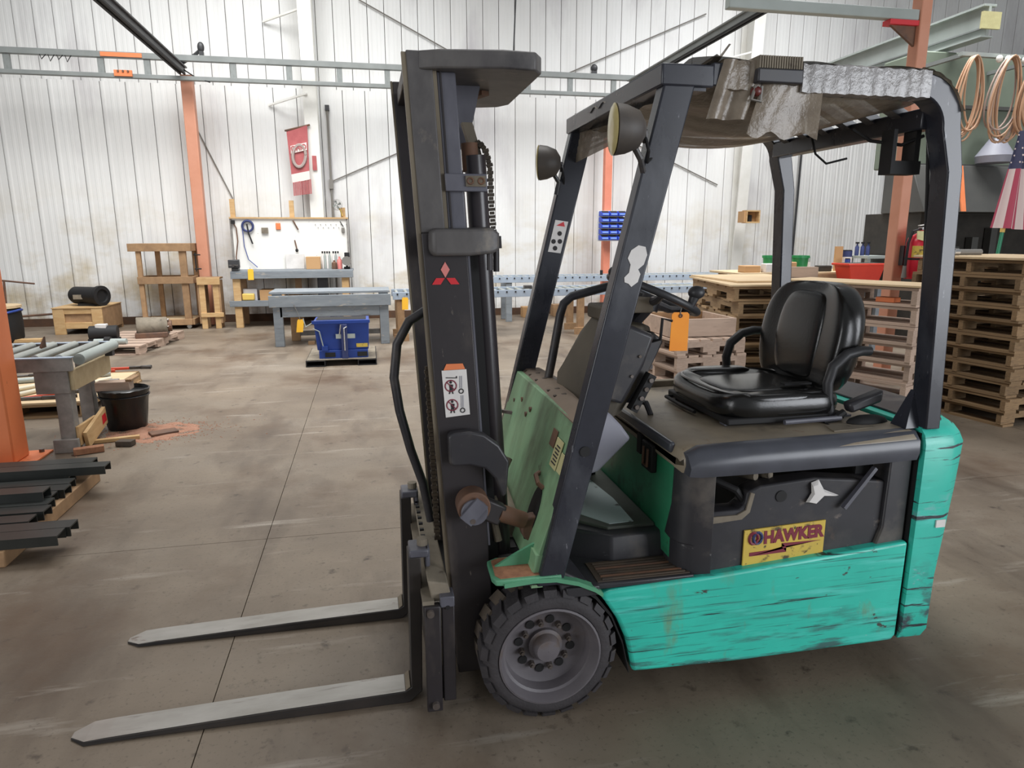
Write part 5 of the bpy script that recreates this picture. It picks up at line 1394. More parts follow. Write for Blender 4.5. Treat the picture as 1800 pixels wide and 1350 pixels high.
t = thing('hose_coil', (-2.27, 14.47, 1.8), 'blue-black coiled air hose hanging on the left of the pegboard', 'hose')
MB().tube([(-2.27 + .1 * math.cos(a), 14.46, 1.89 + .1 * math.sin(a)) for a in [2 * PI * i / 20 for i in range(20)]], .022, 7, closed=True).build('coil', 'navy', t, smooth=True)
MB().tube([(-2.28, 14.45, 1.93), (-2.26, 14.45, 1.75), (-2.2, 14.45, 1.55)], .014).build('gun', 'dark', t); MB().tube([(-2.37, 14.46, 1.85), (-2.36, 14.46, 1.5), (-2.3, 14.45, 1.25), (-2.14, 14.43, 1.1)], .008).build('tail', 'blue', t)
t = thing('air_line', (-2.5, 14.47, 1.5), 'reddish air line hanging down the left edge of the pegboard', 'hose')
MB().tube([(-2.54, 14.45, 1.98), (-2.48, 14.45, 1.85), (-2.47, 14.44, 1.6), (-2.52, 14.42, 1.3), (-2.5, 14.4, 1.1)], .012).build('line', 'rust', t); MB().box(-2.57, -2.5, 14.43, 14.48, 1.93, 2.0).build('fitting', 'dark', t)
tag(B(-2.02, -1.9, 14.46, 14.498, 1.75, 1.86).build('dust_pan', 'dust', None, at=(-1.96, 14.48, 1.8)), 'small tan box hanging on the pegboard right of the hose coil', 'box')
tag(B(-1.75, -1.66, 14.47, 14.498, 1.82, 1.95).build('outlet_box', 'orange', None, at=(-1.7, 14.48, 1.9), bevel=.01), 'small orange outlet box on the pegboard', 'outlet')
tag(MB().tube([(-1.42, 14.47, 2.0), (-1.33, 14.47, 1.82)], .014).build('screwdriver', 'rust', None, at=(-1.38, 14.48, 1.9)), 'thin rusty tool hanging from the top edge of the pegboard', 'tool')
t = thing('hanging_tool', (-1.38, 14.47, 1.5), 'long dark tool hanging low in the middle of the pegboard', 'tool')
MB().tube([(-1.41, 14.47, 1.62), (-1.38, 14.46, 1.45)], .012).build('shank', 'rust', t); MB().ball((-1.38, 14.46, 1.42), .03, .02, .035).build('head', 'dark', t)
t = thing('tool_cluster', (-.5, 14.47, 1.85), 'small grey tool hanging at the top right of the pegboard', 'tool'); MB().tube([(-.52, 14.47, 1.98), (-.46, 14.47, 1.88)], .008).build('wire', 'dark', t); MB().box(-.5, -.44, 14.45, 14.49, 1.76, 1.86).build('head', 'rod', t, bevel=.01)
t = thing('bench_vise', (-2.45, 13.78, 1.06), 'dark grey bench vise at the left end of the workbench', 'vise')
MB().box(-2.5, -2.38, 13.72, 13.9, 1.06, 1.12).build('base', 'darksteel', t, bevel=.01); MB().box(-2.55, -2.35, 13.7, 13.78, 1.12, 1.27).build('front_jaw', 'darksteel', t, bevel=.012); MB().box(-2.5, -2.38, 13.84, 13.95, 1.12, 1.27).build('rear_jaw', 'darksteel', t, bevel=.012); MB().cyl((-2.44, 13.6, 1.17), (-2.44, 13.9, 1.17), .022).cyl((-2.52, 13.62, 1.17), (-2.36, 13.62, 1.17), .01).build('screw', 'tool', t)
tag(B(-1.2, -.93, 14.2, 14.4, 1.061, 1.3).build('cardboard_box', 'cardboard', None, at=(-1.06, 14.3, 1.061), bevel=.004), 'brown cardboard box on the workbench before the pegboard', 'box')
tag(B(-1.6, -1.25, 14.42, 14.47, 1.061, 1.35).build('paper_rack', 'white', None, at=(-1.42, 14.45, 1.061), bevel=.004), 'white paper sheet propped on the workbench left of the cardboard box', 'paper')
for k in range(7):
    x = -.89 + k * .045 + (.03 if k > 3 else 0)
    t = thing('spray_can', (x, 14.38, 1.061), '%s pale aerosol can from the left in the row on the workbench' % ['first', 'second', 'third', 'fourth', 'fifth', 'sixth', 'seventh'][k], 'can', 'aerosol cans on the workbench')
    MB().lathe([(.001, 0), (.022, 0), (.022, .25), (.014, .275), (.014, .3), (.001, .3)], (x, 14.38, 1.061), 'z', 12).build('body', 'lightgrey' if k % 2 else 'white', t, smooth=True)
    MB().lathe([(.001, .3), (.016, .3), (.016, .34), (.001, .34)], (x, 14.38, 1.061), 'z', 10).build('cap', 'dark', t)
for (x, y, r, h, m, l) in ((-.66, 14.15, .05, .17, 'rust', 'brown bottle with a dark base standing on the workbench'), (-.56, 14.2, .05, .24, 'pinkred', 'pink can standing on the workbench by the right end')):
    tag(MB().lathe([(.001, 0), (r, 0), (r, h * .7), (r * .4, h * .85), (r * .4, h), (.001, h)], (x, y, 1.061), 'z', 14).build('bottle', m, None, at=(x, y, 1.061), smooth=True), l, 'bottle')
t = thing('bench_grinder', (-.42, 14.2, 1.061), 'black bench grinder at the right end of the workbench', 'grinder')
B(-.48, -.36, 14.1, 14.3, 1.061, 1.1).build('foot', 'dark', t, bevel=.006); MB().cyl((-.42, 14.05, 1.22), (-.42, 14.3, 1.22), .07, n=16).build('body', 'dark', t); MB().cyl((-.42, 14.0, 1.22), (-.42, 14.05, 1.22), .09, n=18).build('wheel', 'rod', t); MB().box(-.46, -.36, 14.1, 14.25, 1.28, 1.38).build('guard', 'dark', t, bevel=.01); MB().box(-.44, -.40, 14.1, 14.2, 1.09, 1.2).build('pedestal', 'dark', t)
t = thing('clip_fan', (-.55, 14.45, 2.3), 'small grey clip fan mounted above the right end of the pegboard', 'fan')
MB().lathe([(.1, -.04), (.105, -.02), (.105, .02), (.1, .04)], (-.56, 14.42, 2.3), 'y', 24).build('cage_rim', 'rod', t)
for r_ in (.03, .055, .08):
    MB().tube([(-.56 + r_ * math.cos(a), 14.38, 2.3 + r_ * math.sin(a)) for a in [2 * PI * i / 20 for i in range(20)]], .004, 5, closed=True).build('cage_ring', 'rod', t)
for k in range(4):
    a = k * PI / 2 + .4
    MB().hexa([(-.56, 14.41, 2.3), (-.56 + .03 * math.cos(a - .6), 14.42, 2.3 + .03 * math.sin(a - .6)), (-.56 + .085 * math.cos(a - .3), 14.43, 2.3 + .085 * math.sin(a - .3)), (-.56 + .085 * math.cos(a + .3), 14.41, 2.3 + .085 * math.sin(a + .3)),
               (-.56, 14.413, 2.3), (-.56 + .03 * math.cos(a - .6), 14.423, 2.3 + .03 * math.sin(a - .6)), (-.56 + .085 * math.cos(a - .3), 14.433, 2.3 + .085 * math.sin(a - .3)), (-.56 + .085 * math.cos(a + .3), 14.413, 2.3 + .085 * math.sin(a + .3))]).build('blade', 'lightgrey', t)
MB().tube([(-.56, 14.47, 2.28), (-.5, 14.5, 2.2), (-.47, 14.5, 2.09)], .016).build('stem', 'brass', t)
for (nm, loc, l) in (('a', (-2.16, 13.655, 1.0), 'yellow card tag hanging on the workbench apron'), ('b', (-1.08, 11.1, .33), 'yellow card tag hanging on a wire from the grey table left of the blue hopper'), ('c', (.55, 11.32, .62), 'yellow card tag hanging on the front roller conveyor left of the mast')):
    t = thing('paper_tag', loc, l, 'tag', 'yellow tags on the shop furniture')
    x, y, z = loc
    s = -.02 if nm == 'b' else 0
    MB().prism([(x - .05 + s, z - .1), (x + .05 + s, z - .1), (x + .055, z + .08), (x + .04, z + .1), (x - .03, z + .1), (x - .045, z + .08)], 'y', y - .002, y + .002).build('card', 'yellowtag', t)
    if nm == 'b': MB().tube([(x, y, z + .09), (x - .03, y, z + .2), (x - .08, y - .01, z + .33)], .005, 5).build('wire', 'rod', t)
    else: MB().tube([(x, y, z + .09), (x, y + .01, z + .13)], .004, 5).build('wire', 'rod', t)
# under-bench items
tag(B(-2.35, -2.1, 13.85, 14.0, .501, .72).build('white_box', 'whitebag', None, at=(-2.2, 13.9, .501), bevel=.006), 'white box on the lower shelf of the workbench', 'box')
tag(B(-2.36, -2.14, 13.74, 13.84, .512, .64).build('yellow_jug', 'brass', None, at=(-2.25, 13.8, .501), bevel=.02), 'yellow jug at the front of the workbench lower shelf', 'jug')
tag(B(-2.05, -1.6, 13.8, 14.2, .501, .70).build('cardboard_box', 'cardboard', None, at=(-1.8, 14.0, .501), bevel=.006), 'brown carton on the lower shelf of the workbench', 'box')
tag(B(-1.0, -.8, 14.1, 14.3, .501, .95).build('paint_tin', 'darksteel', None, at=(-.9, 14.2, .501), bevel=.02), 'dark tall canister on the workbench shelf behind the grey table', 'canister')

# ---- grey table
t = thing('grey_table', (-.6, 11.5, 0), 'long low grey-painted wooden table behind the blue hopper', 'table')
for k in range(4):
    y0 = 11.12 + k * .2
    B(-1.52, .31, y0, y0 + .19, .82, .855).build('board', 'greywood', t, bevel=.004)
B(-1.53, .32, 11.10, 11.13, .62, .80).build('apron', 'greywood', t, bevel=.006)
B(-1.38, .14, 11.14, 11.17, .46, .62).build('lower_rail', 'greywood', t, bevel=.006)
for (x0, y0) in ((-1.48, 11.14), (.14, 11.14), (-1.30, 11.78), (.14, 11.78)):
    B(x0, x0 + .14, y0, y0 + .09, 0, .82).build('leg', 'greywood' if y0 < 11.5 else 'oldpine', t, bevel=.006)
B(-1.2, .14, 11.80, 11.84, .08, .16).build('back_stretcher', 'greywood2', t)

# ---- blue hopper on its skid
t = thing('blue_hopper', (-.4, 9.7, 0), 'blue steel self-dumping hopper standing before the grey table', 'hopper')
MB().hexa([(-.72, 9.42, .20), (-.05, 9.42, .20), (-.05, 9.75, .2), (-.72, 9.75, .2), (-.75, 9.40, .60), (-.03, 9.40, .60), (-.03, 9.85, .6), (-.75, 9.85, .6)]).build('bin', 'blue', t, bevel=.008)
MB().box(-.77, -.02, 9.36, 9.40, .56, .60).build('rim', 'blue', t); MB().box(-.72, -.07, 9.44, 9.8, .601, .604).build('inside', 'dark', t)
MB().box(-.70, -.06, 9.39, 9.5, .08, .2).build('base_frame', 'blue', t, bevel=.005)
for x0 in (-.62, -.20):
    MB().box(x0, x0 + .13, 9.38, 9.392, .11, .17).build('slot', 'dark', t)
MB().box(-.40, -.32, 9.34, 9.4, .09, .55).build('latch_plate', 'navy', t, bevel=.004)
MB().tube([(-.36, 9.33, .2), (-.36, 9.33, .5), (-.32, 9.33, .52)], .01).tube([(-.42, 9.34, .42), (-.40, 9.33, .55)], .01).build('latch_rod', 'chrome', t)
MB().box(-.47, -.22, 9.352, 9.358, .36, .42).build('name_plate', 'lightgrey', t)
MB().box(-.21, -.06, 9.405, 9.411, .23, .28).build('warning_label', 'yellow', t)
MB().tube([(-.72, 9.38, .60), (-.85, 9.4, .52), (-.88, 9.42, .63)], .008, 6).tube([(-.76, 9.37, .5), (-.68, 9.37, .46), (-.64, 9.38, .25)], .008, 6).build('release_cable', 'lightgrey', t)
MB().box(-.66, -.58, 9.36, 9.42, .2, .26).build('pivot_lug', 'blue', t)
for x0 in (-.87, -.2):
    mb = MB()
    w = .25
    mb.box(x0, x0 + w, 9.28, 10.4, 0, .015).box(x0, x0 + w, 9.28, 10.4, .07, .082).box(x0, x0 + .012, 9.28, 10.4, .015, .07).box(x0 + w - .012, x0 + w, 9.28, 10.4, .015, .07)
    mb.build('fork_pocket', 'dark', t)
MB().box(-.86, .04, 9.3, 10.35, .082, .09).build('skid_plate', 'dust', t)
tag(B(-1.0, -.9, 11.3, 11.4, 0, .05).build('offcut', 'oldpine', None, at=(-.95, 11.35, 0)), 'small wood offcut on the floor under the grey table', 'offcut')


# ---- long conveyors along the back wall
def conveyor(name, x0, x1, y0, y1, z, slope, label, legs, legm):
    t = thing(name, ((x0 + x1) / 2, (y0 + y1) / 2, 0), label, 'roller conveyor')
    def rail(y):
        return MB().hexa([(x0, y, z - .12), (x1, y + slope, z - .12), (x1, y + slope + .03, z - .12), (x0, y + .03, z - .12), (x0, y, z), (x1, y + slope, z), (x1, y + slope + .03, z), (x0, y + .03, z)])
    rail(y0).build('side_rail', 'rollerframe', t, bevel=.004); rail(y1).build('side_rail', 'rollerframe', t, bevel=.004)
    n = int((x1 - x0) / .15)
    for k in range(n):
        f = (k + .5) / n; xx = x0 + (x1 - x0) * f; dy = slope * f
        MB().cyl((xx, y0 + .03 + dy, z - .03), (xx, y1 + dy, z - .03), .025, n=8).build('roller', 'roller', t)
        MB().box(xx - .012, xx + .012, y0 - .01 + dy, y0 + dy, z - .045, z - .02).build('axle_end', 'dark', t)
    for lx in legs:
        dy = slope * (lx - x0) / (x1 - x0)
        for yy in (y0 + .02, y1 - .08):
            B(lx - .06, lx + .06, yy + dy, yy + dy + .09, 0, z - .12).build('leg', legm, t, bevel=.005)
            if legm == 'oldpine':
                B(lx - .12, lx + .12, yy + dy - .04, yy + dy, 0.0, .12).build('foot_block', legm, t)
    return t


conveyor('roller_conveyor', .36, 6.6, 11.35, 12.1, .80, .3, 'pale blue-grey roller conveyor running behind the forklift, the nearer one', (.48, 3.6, 6.45), 'oldpine')
conveyor('roller_conveyor', 2.0, 8.0, 13.5, 14.1, .90, .0, 'pale blue-grey roller conveyor along the back wall, the farther one', (2.72, 5.3, 7.5), 'greywood')
tag(B(2.6, 2.74, 11.6, 11.7, .803, .86).build('dark_block', 'tool', None, at=(2.67, 11.65, .80), bevel=.008), 'small dark metal block lying on the nearer roller conveyor', 'block')
tag(B(4.65, 4.7, 13.6, 13.65, .903, 1.0).build('small_clamp', 'dark', None, at=(4.67, 13.6, .9), bevel=.006), 'small dark clamp standing on the farther conveyor by the salmon post', 'clamp')
for (k, (x, y, sx, sy, h, m, l)) in enumerate(((3.3, 14.3, .3, .25, .22, 'cardboard', 'brown carton on the floor under the farther conveyor, left one'), (4.0, 14.35, .35, .25, .25, 'oldpine', 'brown wood box on the floor under the farther conveyor, middle one'), (5.9, 14.3, .4, .25, .3, 'recess', 'dark bin on the floor under the farther conveyor, right one'))):
    o = B(-sx / 2, sx / 2, -sy / 2, sy / 2, 0, h).build('carton', m, None, bevel=.006); o.location = (x, y, 0); tag(o, l, 'box')
t = thing('red_bollard', (1.86, 10.7, 0), 'thin red post standing just right of the mast in the background', 'post')
MB().cyl((1.86, 10.7, .01), (1.86, 10.7, .60), .04, n=14).build('tube', 'bollard', t); B(1.8, 1.92, 10.64, 10.76, 0, .012).build('base_plate', 'bollard', t)

# blue bins on the salmon post
rack = thing('bin_rack', (5.0, 14.15, 1.9), 'white back panel carrying the blue bins on the salmon crane post', 'rack')
B(4.74, 5.32, 14.13, 14.2, 1.58, 2.2).build('panel', 'whitesteel', rack)
rows = ['top', 'second', 'middle', 'fourth', 'bottom']; cols_ = ['left', 'centre', 'right']
b0 = None
for r_ in range(5):
    for c_ in range(3):
        x = 4.765 + c_ * .185; z = 2.09 - r_ * .122
        if b0 is None:
            b0 = thing('parts_bin', (x, 14.05, z), '', 'bin', 'blue parts bins on the salmon post')
            mb = MB(); mb.prism([(13.95, z), (14.13, z), (14.13, z + .1), (14.02, z + .1), (13.95, z + .055)], 'x', x, x + .17); mb.build('bin', 'bluebin', b0, bevel=.004)
            MB().box(x + .02, x + .15, 13.94, 13.952, z + .02, z + .05).build('label_lip', 'bluebinlight', b0)
            MB().hexa([(x + .012, 13.962, z + .064), (x + .158, 13.962, z + .064), (x + .158, 14.018, z + .1), (x + .012, 14.018, z + .1), (x + .012, 13.96, z + .066), (x + .158, 13.96, z + .066), (x + .158, 14.016, z + .102), (x + .012, 14.016, z + .102)]).build('opening', 'ink', b0)
            note_kids(b0); b = b0
        else:
            b = copy_tree(b0)
        b.location = (x, 14.05, z)
        b['label'] = 'blue plastic parts bin on the salmon post, %s row, %s column' % (rows[r_], cols_[c_])

# ================================================================== right background
# grey trash bin
t = thing('trash_bin', (3.08, 7.45, 0), 'grey round plastic trash bin with white liner behind the steering column', 'trash bin')
MB().lathe([(.001, 0), (.23, 0), (.27, .70), (.29, .70), (.29, .75), (.26, .75), (.24, .4), (.001, .38)], (3.08, 7.45, 0), 'z', 30).build('body', 'greybin', t, smooth=True)
rr_ = random.Random(2)
MB().loft([[(3.08 + (.28 + rr_.uniform(-.01, .02)) * math.cos(2 * PI * j / 24), 7.45 + (.28 + rr_.uniform(-.01, .02)) * math.sin(2 * PI * j / 24), z + rr_.uniform(-.03, .03)) for j in range(24)] for z in (.62, .72, .80)], cap=False).build('liner', 'whitebag', t, smooth=True)

# stacks of pallets
SA = stack(4.293, 5.441, PI / 2 + .4363, 8, 1.2, .45, 'woodpink', 'the pallet stack just right of the forklift seat', 'pallets stacked right of the seat', h=.155, seed=2, jitter=.015, n_top=3)
SB = stack(4.21, 6.95, -.184, 8, 1.0, 1.45, 'wood', 'the pallet stack seen left of the seat backrest', 'pallets stacked left of the backrest', h=.145, seed=3, jitter=.025)
SC_ = stack(3.1, 6.35, .1 + PI / 2, 5, .9, .75, 'woodpink', 'the low pallet stack behind the orange tag', 'pallets stacked behind the orange tag', h=.145, seed=4, jitter=.03)
SD = stack(5.967, 5.54, .15 + PI / 2, 11, 1.06, 1.15, 'woodbrown', 'the tall brown pallet stack at the right edge', 'pallets stacked at the right edge', h=.13, seed=6, jitter=.02)


def slab_on(name, m, c, size, rz, label, cat):
    o = B(-size[0] / 2, size[0] / 2, -size[1] / 2, size[1] / 2, 0, size[2]).build(name, m, None, bevel=.003)
    o.location = c; o.rotation_euler.z = rz
    return tag(o, label, cat)


slab_on('plywood_sheet', 'plywood', (4.293, 5.441, 8 * .1585 + .002), (1.22, .47, .018), PI / 2 + .4363, 'plywood sheet lying on the pallet stack right of the seat', 'plywood')
slab_on('plywood_sheet', 'plywood', (4.19, 6.95, 8 * .1485 + .002), (1.1, 1.5, .02), -.184, 'plywood sheet lying on the pallet stack left of the backrest', 'plywood')
slab_on('plywood_sheet', 'plywood', (4.22, 7.1, 8 * .1485 + .023), (.95, 1.2, .02), -.05, 'second plywood sheet lying skewed on the stack left of the backrest', 'plywood')
slab_on('plywood_sheet', 'plywood', (5.985, 5.55, 11 * .1335 + .003), (1.2, 1.1, .022), .15, 'pale plywood sheet on top of the tall brown stack at the right edge', 'plywood')
o = slab_on('timber_block', 'woodpink', (4.45, 6.62, 8 * .1485 + .0435), (.42, .09, .13), -.1, 'weathered timber block lying on the plywood beside the seat backrest top', 'timber')
# wooden box on the low stack
t = thing('wooden_box', (3.1, 6.35, .745), 'shallow wooden box on the low pallet stack behind the orange tag', 'box')
z0 = .745
for (x0, x1, y0, y1) in ((2.76, 3.44, 6.02, 6.05), (2.76, 3.44, 6.67, 6.7), (2.76, 2.79, 6.05, 6.67), (3.41, 3.44, 6.05, 6.67)):
    B(x0, x1, y0, y1, z0, z0 + .17).build('side', 'woodpink' if y0 < 6.1 else 'oldpine', t, bevel=.004)
B(2.79, 3.41, 6.05, 6.67, z0, z0 + .02).build('floor', 'oldpine', t)
# orange straps / things poking from the stack openings
slab_on('orange_block', 'orange', (4.31, 5.1, 7 * .1585 + .025), (.10, .16, .04), .35, 'small orange rubber piece inside an opening of the stack right of the seat', 'block')

# table behind with containers
t = thing('stock_table', (6.6, 9.7, 0), 'rough timber stock table behind the pallet stacks at right', 'table')
B(5.3, 7.45, 9.25, 10.2, 1.12, 1.15).build('top', 'plywood', t, bevel=.004)
for (x0, y0) in ((5.4, 9.35), (7.3, 9.35), (5.4, 10.0), (7.3, 10.0)):
    B(x0, x0 + .1, y0, y0 + .1, 0, 1.12).build('leg', 'oldpine', t)
B(5.3, 7.45, 9.24, 9.27, 1.0, 1.12).build('apron', 'oldpine', t)


def tub(name, x, y, z, r0, r1, h, m, label, cat, square=False, rim=True):
    t = thing(name, (x, y, z), label, cat)
    n = 4 if square else 22
    if square:
        MB().hexa([(x - r0, y - r0 * .6, z), (x + r0, y - r0 * .6, z), (x + r0, y + r0 * .6, z), (x - r0, y + r0 * .6, z), (x - r1, y - r1 * .6, z + h), (x + r1, y - r1 * .6, z + h), (x + r1, y + r1 * .6, z + h), (x - r1, y + r1 * .6, z + h)]).build('body', m, t, bevel=.015)
        if rim: B(x - r1 - .02, x + r1 + .02, y - r1 * .6 - .02, y + r1 * .6 + .02, z + h - .03, z + h).build('rim', m, t, bevel=.006)
        B(x - r1 + .02, x + r1 - .02, y - r1 * .6 + .02, y + r1 * .6 - .02, z + h, z + h + .003).build('inside', 'recess', t)
    else:
        MB().lathe([(.001, 0), (r0, 0), (r1, h), (r1 - .01, h), (r0 - .01, .02), (.001, .02)], (x, y, z), 'z', n).build('body', m, t, smooth=True)
        MB().lathe([(r1, h - .035), (r1 + .012, h - .035), (r1 + .012, h), (r1, h)], (x, y, z), 'z', n).build('rim', m, t)
    return t


tub('red_bin', 7.02, 8.95, 1.03, .24, .30, .26, 'redbin', 'red plastic tote bin behind the seat backrest', 'bin', square=True)
t = thing('bin_shelf', (7.0, 8.95, 0), 'grey timber trestle under the red tote bin', 'stand')
B(6.7, 7.32, 8.75, 9.15, .99, 1.029).build('top', 'greywood', t)
for x0 in (6.73, 7.23): B(x0, x0 + .07, 8.78, 8.85, 0, .99).build('leg', 'greywood', t); B(x0, x0 + .07, 9.05, 9.12, 0, .99).build('leg', 'greywood', t)
b = tub('bucket', 6.38, 9.45, 1.151, .10, .125, .24, 'greenbin', 'green plastic bucket standing on the stock table', 'bucket')
b2 = tub('bucket', 5.98, 9.6, 1.151, .09, .11, .24, 'greenbin', 'green bucket holding a paint stick behind the far guard post', 'bucket')
MB().beam((5.98, 9.6, 1.3), (6.12, 9.6, 1.56), .03, .01, up=(0, 1, 0)).build('paint_stick', 'pine', b2)
for (x, y, sx, sy, h, m, l) in ((5.55, 9.45, .26, .2, .1, 'cardboard', 'low brown carton at the left end of the stock table'), (5.8, 9.35, .16, .15, .13, 'white', 'small white carton beside the low brown carton'), (6.12, 9.35, .2, .15, .15, 'cardboard', 'brown carton in front of the green buckets'), (6.75, 9.4, .22, .12, .09, 'recess', 'dark rag heap on the stock table right of the green bucket')):
    o = B(-sx / 2, sx / 2, -sy / 2, sy / 2, 0, h).build('carton', m, None, bevel=.01); o.location = (x, y, 1.151); tag(o, l, 'box')
tag(B(7.02, 7.14, 9.5, 9.54, 1.151, 1.52).build('board_offcut', 'cardboard', None, at=(7.08, 9.52, 1.151)), 'upright brown board offcut on the stock table', 'board')
for i, (x, y, r, h, m, l) in enumerate(((7.25, 9.55, .075, .3, 'navy', 'dark blue can with a pale label on the stock table'), (7.12, 9.35, .04, .18, 'blue', 'small blue can left of the larger blue can'), (6.58, 9.55, .04, .2, 'lightgrey', 'small grey bottle right of the green bucket'))):
    t = thing('can', (x, y, 1.151), l, 'can')
    MB().lathe([(.001, 0), (r, 0), (r, h), (.001, h)], (x, y, 1.151), 'z', 16).build('body', m, t, smooth=True); MB().lathe([(.001, h), (r * .9, h), (r * .9, h + .015), (.001, h + .015)], (x, y, 1.151), 'z', 16).build('lid', 'dark', t); MB().lathe([(r + .001, h * .3), (r + .002, h * .3), (r + .002, h * .7), (r + .001, h * .7)], (x, y, 1.151), 'z', 16).build('label_band', 'white', t)
t = thing('steel_cabinet', (7.95, 9.75, 0), 'pale grey open-sided steel stand right of the red tote bin', 'stand')
for (x0, y0) in ((7.62, 9.55), (7.98, 9.55), (7.62, 9.95), (7.98, 9.95)): B(x0, x0 + .06, y0, y0 + .06, 0, 1.33).build('leg', 'lightgrey', t)
B(7.6, 8.06, 9.53, 10.03, 1.33, 1.37).build('top', 'lightgrey', t); B(7.62, 8.04, 9.55, 10.0, .9, .93).build('shelf', 'lightgrey', t)
for k in range(5):
    x = 7.2 + k * .1
    t = thing('spray_bottle', (x + .25, 9.85, 1.37 if x > 7.36 else 1.151), 'small dark blue bottle, %s from the left in the row behind the red bin' % ['first', 'second', 'third', 'fourth', 'fifth'][k], 'bottle', 'dark blue bottles behind the red bin')
    zb = 1.371 if x + .25 > 7.6 else 1.151
    t.location.z = zb
    MB().lathe([(.001, 0), (.03, 0), (.03, .13), (.012, .16), (.012, .19), (.001, .19)], (x + .25, 9.85, zb), 'z', 10).build('body', 'navy', t, smooth=True); MB().box(x + .23, x + .27, 9.83, 9.87, zb + .185, zb + .21).build('cap', 'dark', t)
t = thing('wall_box', (8.0, 14.1, 2.0), 'small wooden box fixed on the right white column', 'box')
B(8.02, 8.05, 13.92, 14.1, 1.95, 2.22).build('side', 'pine', t); B(8.32, 8.35, 13.92, 14.1, 1.95, 2.22).build('side', 'pine', t); B(8.05, 8.32, 13.92, 14.1, 1.95, 1.98).build('bottom', 'pine', t); B(8.05, 8.32, 13.92, 14.1, 2.19, 2.22).build('top', 'pine', t); B(8.05, 8.32, 14.08, 14.1, 1.98, 2.19).build('back', 'cardboard', t); MB().box(8.12, 8.2, 14.0, 14.08, 1.98, 2.12).build('contents', 'dark', t); B(7.98, 8.02, 13.94, 14.2, 1.96, 2.2).build('left_flap', 'cardboard', t)
tag(MB().tube([(9.7, 14.7, 0.0), (9.75, 14.7, 4.9)], .025).build('downpipe', 'darksteel', None, at=(9.7, 14.7, 0)), 'thin dark pipe running up the back wall between guard post and orange post', 'pipe')

# fire extinguisher on the right orange post
t = thing('fire_extinguisher', (6.13, 6.84, 0), 'red fire extinguisher with yellow label on the right orange post', 'fire extinguisher')
EX, EY = 6.13, 6.84
MB().lathe([(.001, 1.0), (.12, 1.0), (.135, 1.03), (.135, 1.55), (.12, 1.62), (.06, 1.68), (.035, 1.70), (.035, 1.73), (.001, 1.73)], (EX, EY, 0), 'z', 28).build('cylinder', 'extred', t, smooth=True)
MB().box(EX - .03, EX + .03, EY - .03, EY + .03, 1.73, 1.77).build('valve', 'chrome', t, bevel=.005)
MB().beam((EX - .05, EY, 1.80), (EX + .12, EY, 1.83), .03, .012).beam((EX - .02, EY, 1.77), (EX + .12, EY, 1.775), .03, .012).build('lever', 'whitesteel', t)
MB().tube([(EX - .03, EY, 1.75), (EX - .13, EY - .02, 1.72), (EX - .17, EY - .02, 1.55), (EX - .18, EY - .02, 1.1)], .014).build('hose', 'dark', t); MB().cyl((EX - .18, EY - .02, 1.2), (EX - .18, EY - .02, 1.02), .016, .026).build('nozzle', 'rod', t)
MB().loft([[(EX + .1362 * math.cos(a), EY + .1362 * math.sin(a), z) for a in [math.radians(d) for d in range(-165, -95, 10)]] + [(EX + .1345 * math.cos(a), EY + .1345 * math.sin(a), z) for a in [math.radians(d) for d in range(-105, -170, -10)]] for z in (1.33, 1.50)]).build('yellow_label', 'yellow', t)
MB().loft([[(EX + .1362 * math.cos(a), EY + .1362 * math.sin(a), z) for a in [math.radians(d) for d in range(-85, -25, 10)]] + [(EX + .1345 * math.cos(a), EY + .1345 * math.sin(a), z) for a in [math.radians(d) for d in range(-35, -90, -10)]] for z in (1.33, 1.50)]).build('white_label', 'white', t)
MB().lathe([(.136, 1.29), (.139, 1.29), (.139, 1.32), (.136, 1.32)], (EX, EY, 0), 'z', 28).build('strap', 'dark', t)
MB().hexa([(EX - .14, EY - .1, 1.60), (EX - .05, EY - .13, 1.56), (EX - .05, EY - .12, 1.56), (EX - .14, EY - .09, 1.6), (EX - .12, EY - .07, 1.72), (EX - .02, EY - .08, 1.72), (EX - .02, EY - .07, 1.72), (EX - .12, EY - .06, 1.72)]).build('inspection_tag', 'cream', t)
B(EX - .12, EX - .06, EY + .09, EY + .147, 1.2, 1.5).build('bracket', 'darksteel', t)
t.scale = (1.1, 1.1, .74); t.location = (EX, EY, .46)

# grey-green machine filling the right background
t = thing('cutting_machine', (9.8, 9.6, 0), 'big grey-green industrial machine with dark recess behind the right pallet stack', 'machine')
B(8.15, 14.0, 9.5, 10.3, 2.72, 4.35).build('upper_cabinet', 'machine', t, bevel=.02)
B(8.1, 14.0, 9.42, 9.5, 3.55, 3.60).build('upper_ledge', 'machinedark', t); B(8.1, 14.0, 9.42, 9.5, 2.70, 2.75).build('lower_ledge', 'machinedark', t)
MB().hexa([(8.05, 9.0, 2.02), (14.0, 9.0, 2.02), (14.0, 9.9, 2.02), (8.05, 9.9, 2.02), (8.05, 9.35, 2.72), (14.0, 9.35, 2.72), (14.0, 9.9, 2.72), (8.05, 9.9, 2.72)]).build('hood', 'machinedark', t, bevel=.01)
MB().hexa([(8.68, 8.98, 2.03), (8.76, 8.98, 2.03), (8.76, 9.0, 2.03), (8.68, 9.0, 2.03), (8.86, 9.33, 2.72), (8.94, 9.33, 2.72), (8.94, 9.35, 2.72), (8.86, 9.35, 2.72)]).build('orange_edge', 'orange', t)
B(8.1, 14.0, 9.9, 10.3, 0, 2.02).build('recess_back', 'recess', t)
B(8.1, 8.25, 9.1, 9.9, 0, 2.02).build('side_post', 'recess', t); B(8.25, 14.0, 9.2, 9.9, 0, .9).build('bed', 'recess', t)
